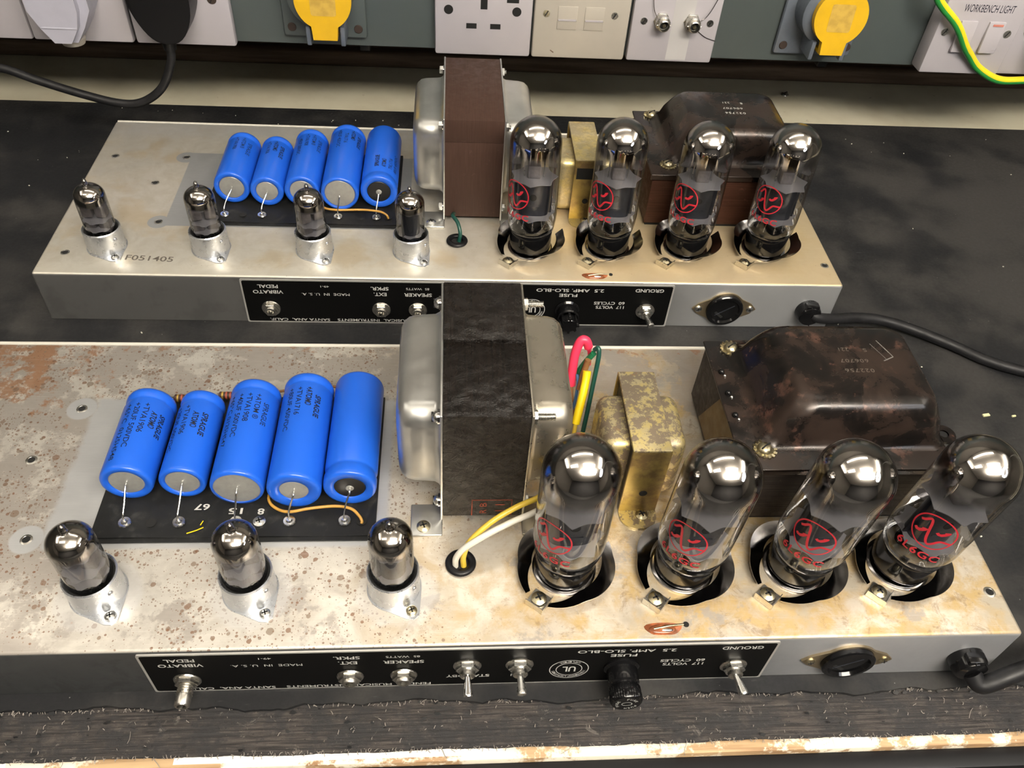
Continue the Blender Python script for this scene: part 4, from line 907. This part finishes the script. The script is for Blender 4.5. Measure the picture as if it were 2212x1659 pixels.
# ================================================================= MAINS TRANSFORMERS
def mains(ch):
    cx, cy = 46.2, 12.8; cov = 'coverA' if ch == 'A' else 'coverB'
    o = thing('mains_transformer', ('big mottled brown-black mains transformer with domed cover at the right of the front chassis' if ch == 'A' else 'dark mains transformer with domed cover behind the right power valves on the rear chassis'), 'transformer', onch(ch, cx, cy, H), rzc(ch), 'mains transformers')
    b = MB(); b.box(40.15 - cx, 52.3 - cx, 7.75 - cy, 17.9 - cy, .3, 4.9, 'lamMA' if ch == 'A' else 'lamMB', .03); b.build('core_laminations', o)
    b = MB(); b.box(40.3 - cx, 52.1 - cx, 7.9 - cy, 17.7 - cy, .0, .3, 'void'); b.build('base_spacer', o)
    if ch == 'A':
        b = MB(); b.add([(40.12 - cx, 8.0 - cy, .6), (40.12 - cx, 15.6 - cy, .5), (40.12 - cx, 13.5 - cy, 4.5), (40.12 - cx, 8.4 - cy, 4.7)], [[0, 1, 2, 3]], 'paper'); b.build('core_paper', o, 'tan paper triangle on the core side')
    # cover: flange and dome
    b = MB(); b.box(39.95 - cx, 52.5 - cx, 7.55 - cy, 18.1 - cy, 4.9, 5.08, cov, .05)
    b.box(39.95 - cx, 52.5 - cx, 7.55 - cy, 7.68 - cy, 4.62, 5.0, cov); 
    n = 48; rings = []; xc, yc = 47.0, 13.0
    for (ix, iy, z, rc) in ((-.9, -.6, 5.05, .8), (-.55, -.35, 5.10, .8), (-.25, -.15, 5.3, .8), (.05, 0, 5.7, .85), (.3, .08, 6.4, .9), (.75, .18, 7.1, 1.0), (1.0, .3, 7.5, 1.1), (1.25, .52, 7.85, 1.15), (1.6, .85, 8.03, 1.1), (2.2, 1.4, 8.09, 1.0)):
        ring = []
        for k in range(n):
            a = 2 * math.pi * (k + .5) / n; c_, s_ = math.cos(a), math.sin(a)
            w = (52.1 - xc) - (ix if c_ < 0 else ix * .45); w = (xc - 41.9) - ix if c_ < 0 else (52.2 - xc) - max(ix, -.2) * .75
            h = (yc - 9.35) - iy if s_ < 0 else (17.3 - yc) - iy * 1.5
            ring.append((xc - cx + math.copysign(w - rc, c_) + rc * c_, yc - cy + math.copysign(h - rc, s_) + rc * s_, z))
        rings.append(ring)
    vs = [p for r_ in rings for p in r_]; fs = []
    for i in range(len(rings) - 1):
        for k in range(n): k2 = (k + 1) % n; fs.append([i * n + k, i * n + k2, (i + 1) * n + k2, (i + 1) * n + k])
    fs.append([(len(rings) - 1) * n + k for k in range(n)]); b.add(vs, fs, cov)
    b.lathe([(.28, 0), (.7, 0), (.7, .15), (.28, .15)], cov, 20, T(53.0 - cx, 10.4 - cy, 4.7)); b.box(52.2 - cx, 52.7 - cx, 9.7 - cy, 11.1 - cy, 4.7, 4.85, cov); b.cyl(.29, 0, .05, 'void', 16, T(53.0 - cx, 10.4 - cy, 4.7))
    b.build('domed_cover', o, sharp=50)
    for x, y in ((41.55, 17.3), (41.55, 9.0)):
        b = MB(); mx = T(x - cx, y - cy, 5.08)
        b.cyl(.62, 0, .07, 'brassy', 24, mx)
        for k in range(14): b.box(.5, .7, -.06, .06, .02, .14, 'brassy', mx=mx @ RZ(k * 360 / 14) @ RX(18))
        screw(b, mx @ T(0, 0, .08), .44, 'brassy', 'slot', .34); b.build('cover_screw', o)
    for k, y in enumerate((15.2, 13.4, 11.6)):
        if ch == 'A': b = MB(); b.sphere(.2, 'black', T(40.45 - cx, y - cy, 5.15), 12); b.sphere(.12, 'solder', T(40.6 - cx, y - .3 - cy, 5.1), 10); b.build('pitch_drip', o)
    b = MB()
    M.setdefault('emboss', mat('stamped_digits', (.22, .19, .16), .35, .6))
    for s_, x, y, w in (('022756', 47.3, 12.45, 1.75), ('606707', 47.25, 13.25, 1.7), ('S', 48.2, 14.15, .22), ('221', 46.9, 14.2, .6)):
        text(b, s_, w, .3, 'emboss' if ch == 'A' else 'print', lambda u, v: (x - cx - u, y - cy - v, 8.1), .0, 1.2)
    b.build('stamped_digits', o)
    if ch == 'A':
        M['scuff'] = mat('grey_scuff', (.15, .14, .13), .5); b = MB(); f = lambda u, v: (u - cx, v - cy, 8.1)
        ribbon(b, [(49.2, 15.0), (49.75, 13.6)], .06, 'scuff', f); ribbon(b, [(49.75, 13.6), (49.05, 13.25)], .07, 'scuff', f); ribbon(b, [(48.7, 14.7), (49.3, 13.3)], .03, 'scuff', f); b.build('scratches', o)
mains('A'); mains('B')

# ================================================================= CORDS
cords = []
def cord(par, pts, r, name='power_cord'):
    b = MB(); inv = par.matrix_basis.inverted(); b.tube([(inv @ (Vector(p) * U)) / U for p in pts], r, 'cord', 18, 8); return b.build(name, par, 'thick black power cord')
cord(chB, [(53.2, 29.35, 2.1), (53.8, 29.2, 1.9), (55.2, 29.5, 1.55), (57.6, 30.1, 1.15), (59.9, 30.1, .9), (62.2, 29.3, .7), (65.1, 27.6, .5), (67.4, 25.8, .45), (70.2, 24.5, .45), (76, 22.6, .52), (84, 22.8, .52)], .44)
cord(chA, [(53.15, -1.0, 1.9), (53.5, -1.5, 1.55), (54.2, -1.5, 1.8), (55.2, -1.3, 2.3), (56.6, -1.0, 2.7), (59, -.2, 2.4), (62.5, 1.5, 1.0), (66, 3.2, .5), (74, 5.5, .5)], .5)

# ================================================================= DADO TRUNKING AND SOCKETS
YT = 57.0; ZB = 10.6
tr = thing('cable_trunking', 'grey green metal trunking carrying the sockets above the back of the bench', 'trunking', (30, 68, ZB))
b = MB(); b.box(-120, 120, -10.9, 10.9, .05, 26, 'trunk', .2); b.build('trunking_body', tr)
for x in (-96, 10, 90): b = MB(); b.box(x - 1, x + 1, 9.3, 10.8, -8.7, .06, 'moulding'); b.build('bracket', tr)
b = MB(); b.box(-19, -10, -5.2, -3.6, -1.1, .06, 'bluegrey', .3); b.box(-28, -20, -5.2, -3.6, -1.3, .06, 'blkplastic', .3)
for x in (-14.5, 12.2, 30.8): b.box(x - .5, x + .5, -9.6, -8.2, -1.0, .06, 'blkplastic', .1)
b.build('conduit_fittings', tr)
def plate(name, label, x0, x1, m, cat='socket', z0=None, depth=.85, zt=None, grp=None):
    z0 = z0 if z0 is not None else ZB; zt = zt or z0 + (x1 - x0)
    o = thing(name, label, cat, ((x0 + x1) / 2, YT, z0), 0, grp); w = (x1 - x0) / 2
    b = MB(); b.box(-w, w, -depth, .08, 0, zt - z0, m, .22, 2); b.build('face_plate', o); return o
def slotm(o, x, z, w, h, name='slot', m='void', dep=.862, rz=0):
    b = MB(); b.box(-w / 2, w / 2, -h / 2, h / 2, 0, .012, m, mx=T(x, -dep + .01, z) @ FRONT @ RZ(rz)); b.build(name, o)
def scr(o, x, z, m='zinc', r=.32, dep=.85):
    b = MB(); b.lathe([(0, .05), (r, .05), (r * 1.05, 0)], m, 16, T(x, -dep, z) @ FRONT); b.box(-r * .85, r * .85, -.045, .045, .04, .065, 'void', mx=T(x, -dep, z) @ FRONT @ RZ(60)); b.build('screw', o)
plate('wall_socket', 'white socket plate at the far left edge of the picture', -23.0, -14.0, 'white')
s1 = plate('wall_socket', 'white socket plate behind the white plug', -13.9, -5.15, 'white')
s2 = plate('wall_socket', 'white socket plate behind the black plug', -4.9, 4.0, 'white'); scr(s2, 3.0, 4.2, 'rustscrew', .4)
s3 = plate('wall_socket', 'white empty three-pin socket plate above the rear upright transformer', 22.2, 31.1, 'white')
for sx in (-3.2, 3.0): b = MB(); b.cyl(.42, 0, .015, 'void', 20, T(sx, -.85, 4.15) @ FRONT); b.build('screw_hole', s3)
slotm(s3, -1.1, 2.75, .95, .48); slotm(s3, 1.1, 2.75, .95, .48); slotm(s3, 0, 4.75, .62, .95); slotm(s3, 2.6, 5.1, 1.1, .35)
s4 = plate('data_socket', 'aged white double data outlet plate right of the empty socket', 31.25, 40.1, 'cream', 'data outlet')
for sx in (-3.3, 3.0): scr(s4, sx, 4.15)
for sx in (-1.35, 1.15):
    b = MB(); b.box(-.9, .9, -.06, .02, -1.0, 1.1, 'cream', .03, mx=T(sx, -.86, 3.75)); b.box(-.82, .82, -.1, 0, -.15, .0, 'white', mx=T(sx, -.88, 3.7)); b.box(-.85, .85, -.065, -.05, -.2, -.14, 'void', mx=T(sx, -.87, 3.75)); b.build('shutter', s4)
slotm(s4, -2.5, .65, .4, .1, 'scratch', 'moulding', rz=-35)
s5 = plate('coax_socket', 'white plate with two round bayonet connectors', 40.35, 48.6, 'white', 'socket')
for sx in (-3.0, 3.25): scr(s5, sx, 3.8)
for sx in (-1.35, 1.5):
    b = MB(); mx = T(sx, -.85, 3.9) @ FRONT
    hexnut(b, mx, .78, .2, 'nickel', .1); b.lathe([(0, .2), (.66, .2), (.66, .8), (.52, .85), (.52, 1.35), (.44, 1.4), (.40, 1.0), (0, 1.0)], 'nickel', 24, mx); b.cyl(.16, 1.0, 1.3, 'brassy', 10, mx); b.cyl(.38, .98, 1.02, 'void', 16, mx)
    for a in (0, 180): b.cyl(.07, .5, .66, 'nickel', 8, mx @ T(0, 0, 1.1) @ RZ(a) @ RY(90)) 
    b.build('bayonet_connector', s5)
b = MB()
for p in ([(-2.6, -1.0, 6.5), (-2.3, -1.1, 5.0), (-1.8, -1.2, 4.2), (-1.35, -1.0, 4.0)], [(3.6, -1.0, 6.5), (2.9, -1.1, 4.8), (2.2, -1.2, 4.1), (1.6, -1.0, 3.9)], [(1.6, -.9, 3.6), (2.9, -.9, 2.6), (4.1, -.9, 2.2)]): b = MB(); b.tube(p, .035, 'dkchrome', 6, 6); b.build('retaining_chain', s5)
b = MB(); b.box(-.35, 1.9 - .3, -.862, -.85, .25, 8, 'tape' if 'tape' in M else M.setdefault('tape', mat('clear_tape', (.47, .46, .46), .25))); b.build('tape_strip', s5)
# yellow flapped sockets
def yellow(x, zc, label, dark):
    o = thing('industrial_socket', label, 'socket', (x, YT, ZB), 0, 'yellow flapped industrial sockets')
    b = MB(); b.box(-4.2, 3.4, -.5, .08, 1.0, 9, 'bluegrey' if not dark else 'trunk', .3); 
    b.lathe([(0, 0), (2.9, 0), (2.8, 2.0), (2.5, 2.2), (0, 2.2)], 'bluegrey' if not dark else 'trunk', 32, T(-.4, -.5, zc - ZB) @ FRONT); b.build('socket_body', o)
    b = MB(); mx = T(0, -2.7, zc - ZB) @ FRONT @ RX(-6)
    pts_ = [(2.45 * math.cos(R_(a)), 2.45 * math.sin(R_(a))) for a in range(-62, 243, 8)]
    pts_ = [(1.05, -3.3)] + [(1.15, -2.2)] + pts_[0:] + [(-1.15, -2.2), (-1.05, -3.3)]
    b.prism(pts_, .1, .75, 'yellow', mx); b.box(-1.05, 1.05, -3.35, -2.95, -1.2, .72, 'yellow', .12, mx=mx)
    f = b.build('flap', o, 'round yellow spring flap')
    b = MB(); b.box(-1.1, 1.1, -1.25, 1.15, .74, .765, 'yellow2' if 'yellow2' in M else M.setdefault('yellow2', mat('recessed_yellow_window', (.55, .36, .06), .5, var=.6, vs=1.2)), .2, sel=lambda e: abs(e.verts[0].co.z - e.verts[1].co.z) > .01, mx=mx); b.build('window', f)
    for sx in (-1.55, 1.45): b = MB(); b.box(-.2, .2, -1.5, 1.2, -4.0, -2.3, 'bluegrey', .08, mx=T(sx, -1.6, zc - ZB)); b.build('hinge_bracket', o)
    for sx in (-3.4, 2.6 if dark else 2.9): b = MB(); b.lathe([(0, .12), (.35, .1), (.4, 0)], 'rustscrew', 16, T(sx, -.5, 1.9) @ FRONT); b.build('screw', o)
yellow(12.6, 16.0, 'yellow flapped industrial socket left of the white plates', True)
yellow(58.8, 16.3, 'yellow flapped industrial socket right of the white plates, beside the earth wire', False)
s7 = plate('light_switch', 'white double switch plate labelled WORKBENCH LIGHT', 69.0, 77.0, 'white', 'light switch', ZB + .3, 1.9, ZB + 8.8)
for sx in (-3.1, 3.05): scr(s7, sx, 4.0, 'zinc', .36, 1.9)
for sx in (-1.15, 1.6):
    b = MB(); b.box(-.8, .8, -.28, .02, -1.5, 1.35, 'white', .06, mx=T(sx, -1.92, 3.75) @ RX(-5)); b.build('rocker', s7)
b = MB(); b.box(-.5, .5, -.012, 0, -.1, .1, 'redink' if 'redink' in M else M.setdefault('redink', mat('faded_red_print', (.55, .2, .15), .6)), mx=T(1.65, -2.16, 4.85)); b.build('indicator_mark', s7)
b = MB(); text(b, 'WORKBENCH LIGHT', 4.9, .72, 'ink', lambda u, v: (.25 + u, -1.91, 6.25 + v + u * 0), .0); b.build('lettering', s7, 'black label reading WORKBENCH LIGHT')
s8 = plate('wall_socket', 'white socket plate at the far right edge of the picture', 77.3, 86.2, 'white', 'socket', ZB + .1, 1.2); scr(s8, -3.3, 4.2, 'zinc', .36, 1.2)
# plugs
o = thing('mains_plug', 'white mains plug with sloping back, upper left', 'plug', (-9.9, YT - .85, ZB + .5))
b = MB(); f = [(-2.5, 6.5), (-2.45, 3.2), (-1.7, 1.6), (-1.0, .55), (.95, .55), (1.9, 1.9), (2.7, 3.4), (2.7, 6.5)]
b.prism([(x, z) for x, z in f], 0, 2.6, 'wplug', FRONT); b.prism([(-2.3, 7), (-2.2, 3.4), (-1.55, 2.0), (-.75, .75), (.65, .75), (1.5, 2.0), (1.9, 3.4), (2.0, 7)], 2.6, 3.3, 'wplug', FRONT); b.box(-1.5, 1.5, -3.36, -3.2, 2.0, 2.15, 'wplug', .05); b.build('plug_body', o)
b = MB(); b.sphere(.5, 'whwire', T(.2, -1.5, .35), 12, 1.3); b.lathe([(.5, 0), (.95, .1), (1.1, .6), (.9, .8)], 'cream', 20, T(0, -1.3, -.15)); b.build('cord_grip', o)
o = thing('mains_plug', 'black rubber mains plug hanging over its socket, upper left', 'plug', (-1.3, YT - .85, ZB + 1.0))
b = MB(); b.prism([(2.75 * math.copysign(abs(math.cos(R_(a))) ** .75, math.cos(R_(a))) * (1 if math.sin(R_(a)) > -.2 else 1 - .22 * abs(math.sin(R_(a)) + .2)), 4.2 + 4.1 * math.sin(R_(a))) for a in range(0, 360, 9)], 0, 2.4, 'blkplastic', FRONT)
b.prism([(.3 + 2.5 * math.cos(R_(a)), 4.2 + 3.7 * math.sin(R_(a))) for a in range(0, 360, 9)], 2.4, 3.2, 'blkplastic', FRONT)
b.lathe([(0, 0), (.55, 0), (.7, 1.2), (0, 1.4)], 'blkplastic', 16, T(-.2, -1.6, -.7)); b.build('plug_body', o)
b = MB(); b.tube([(-.2, -1.6, -.4), (-.4, -1.7, -1.8), (-1.7, -1.9, -4.2), (-3.8, -1.9, -5.7), (-6.0, -1.9, -5.9), (-9.2, -1.9, -5.1), (-12.7, -1.9, -3.9), (-15.5, -1.8, -2.9), (-19, -1.6, -2.8)], .38, 'cord', 14, 8); b.build('plug_cord', o, 'black cord looping below the trunking')
o = thing('mains_plug', 'black plug at the upper right edge of the picture', 'plug', (82.2, YT - 1.2, ZB + 1.2))
b = MB(); b.prism([(3.1 * math.cos(R_(a)), 3.2 + 3.1 * math.sin(R_(a))) for a in range(0, 360, 9)], 0, 2.4, 'blkplastic', FRONT); b.prism([(2.7 * math.cos(R_(a)), 3.2 + 2.7 * math.sin(R_(a))) for a in range(0, 360, 9)], 2.4, 3.0, 'blkplastic', FRONT); b.build('plug_body', o)
# earth wire: yellow with a green stripe
pts_ = [(66.6, 54.6, 20.5), (67.5, 54.4, 18.2), (70.2, 54.2, 16.0), (72.0, 54.3, 14.0), (73.0, 54.6, 13.1), (74.7, 54.8, 11.7), (77.3, 54.9, 10.6), (80.2, 55, 10.6), (86, 55.2, 11.0)]
o = thing('earth_wire', 'yellow and green striped earth wire hanging in front of the switch plate', 'wire', pts_[0])
b = MB(); P0 = Vector(pts_[0]); b.tube([Vector(p) - P0 for p in pts_], .34, 'yelwire2' if 'yelwire2' in M else M.setdefault('yelwire2', mat('earth_yellow', (.72, .62, .02), .35)), 14, 8); b.build('yellow_insulation', o)
b = MB(); b.tube([Vector(p) - P0 + Vector((-.12, -.09, -.12)) for p in pts_], .27, 'egreen' if 'egreen' in M else M.setdefault('egreen', mat('earth_green', (.02, .22, .04), .35)), 14, 8); b.build('green_stripe', o)
# screw in the bench strip
b = MB(); screw(b, I4, .5, 'zinc', 'slot', .3); o = b.build('loose_screw'); o.location = Vector((64, 72.3, -.3)) * U; tag(o, 'small screw head in the cream bench strip, right of centre', 'screw')
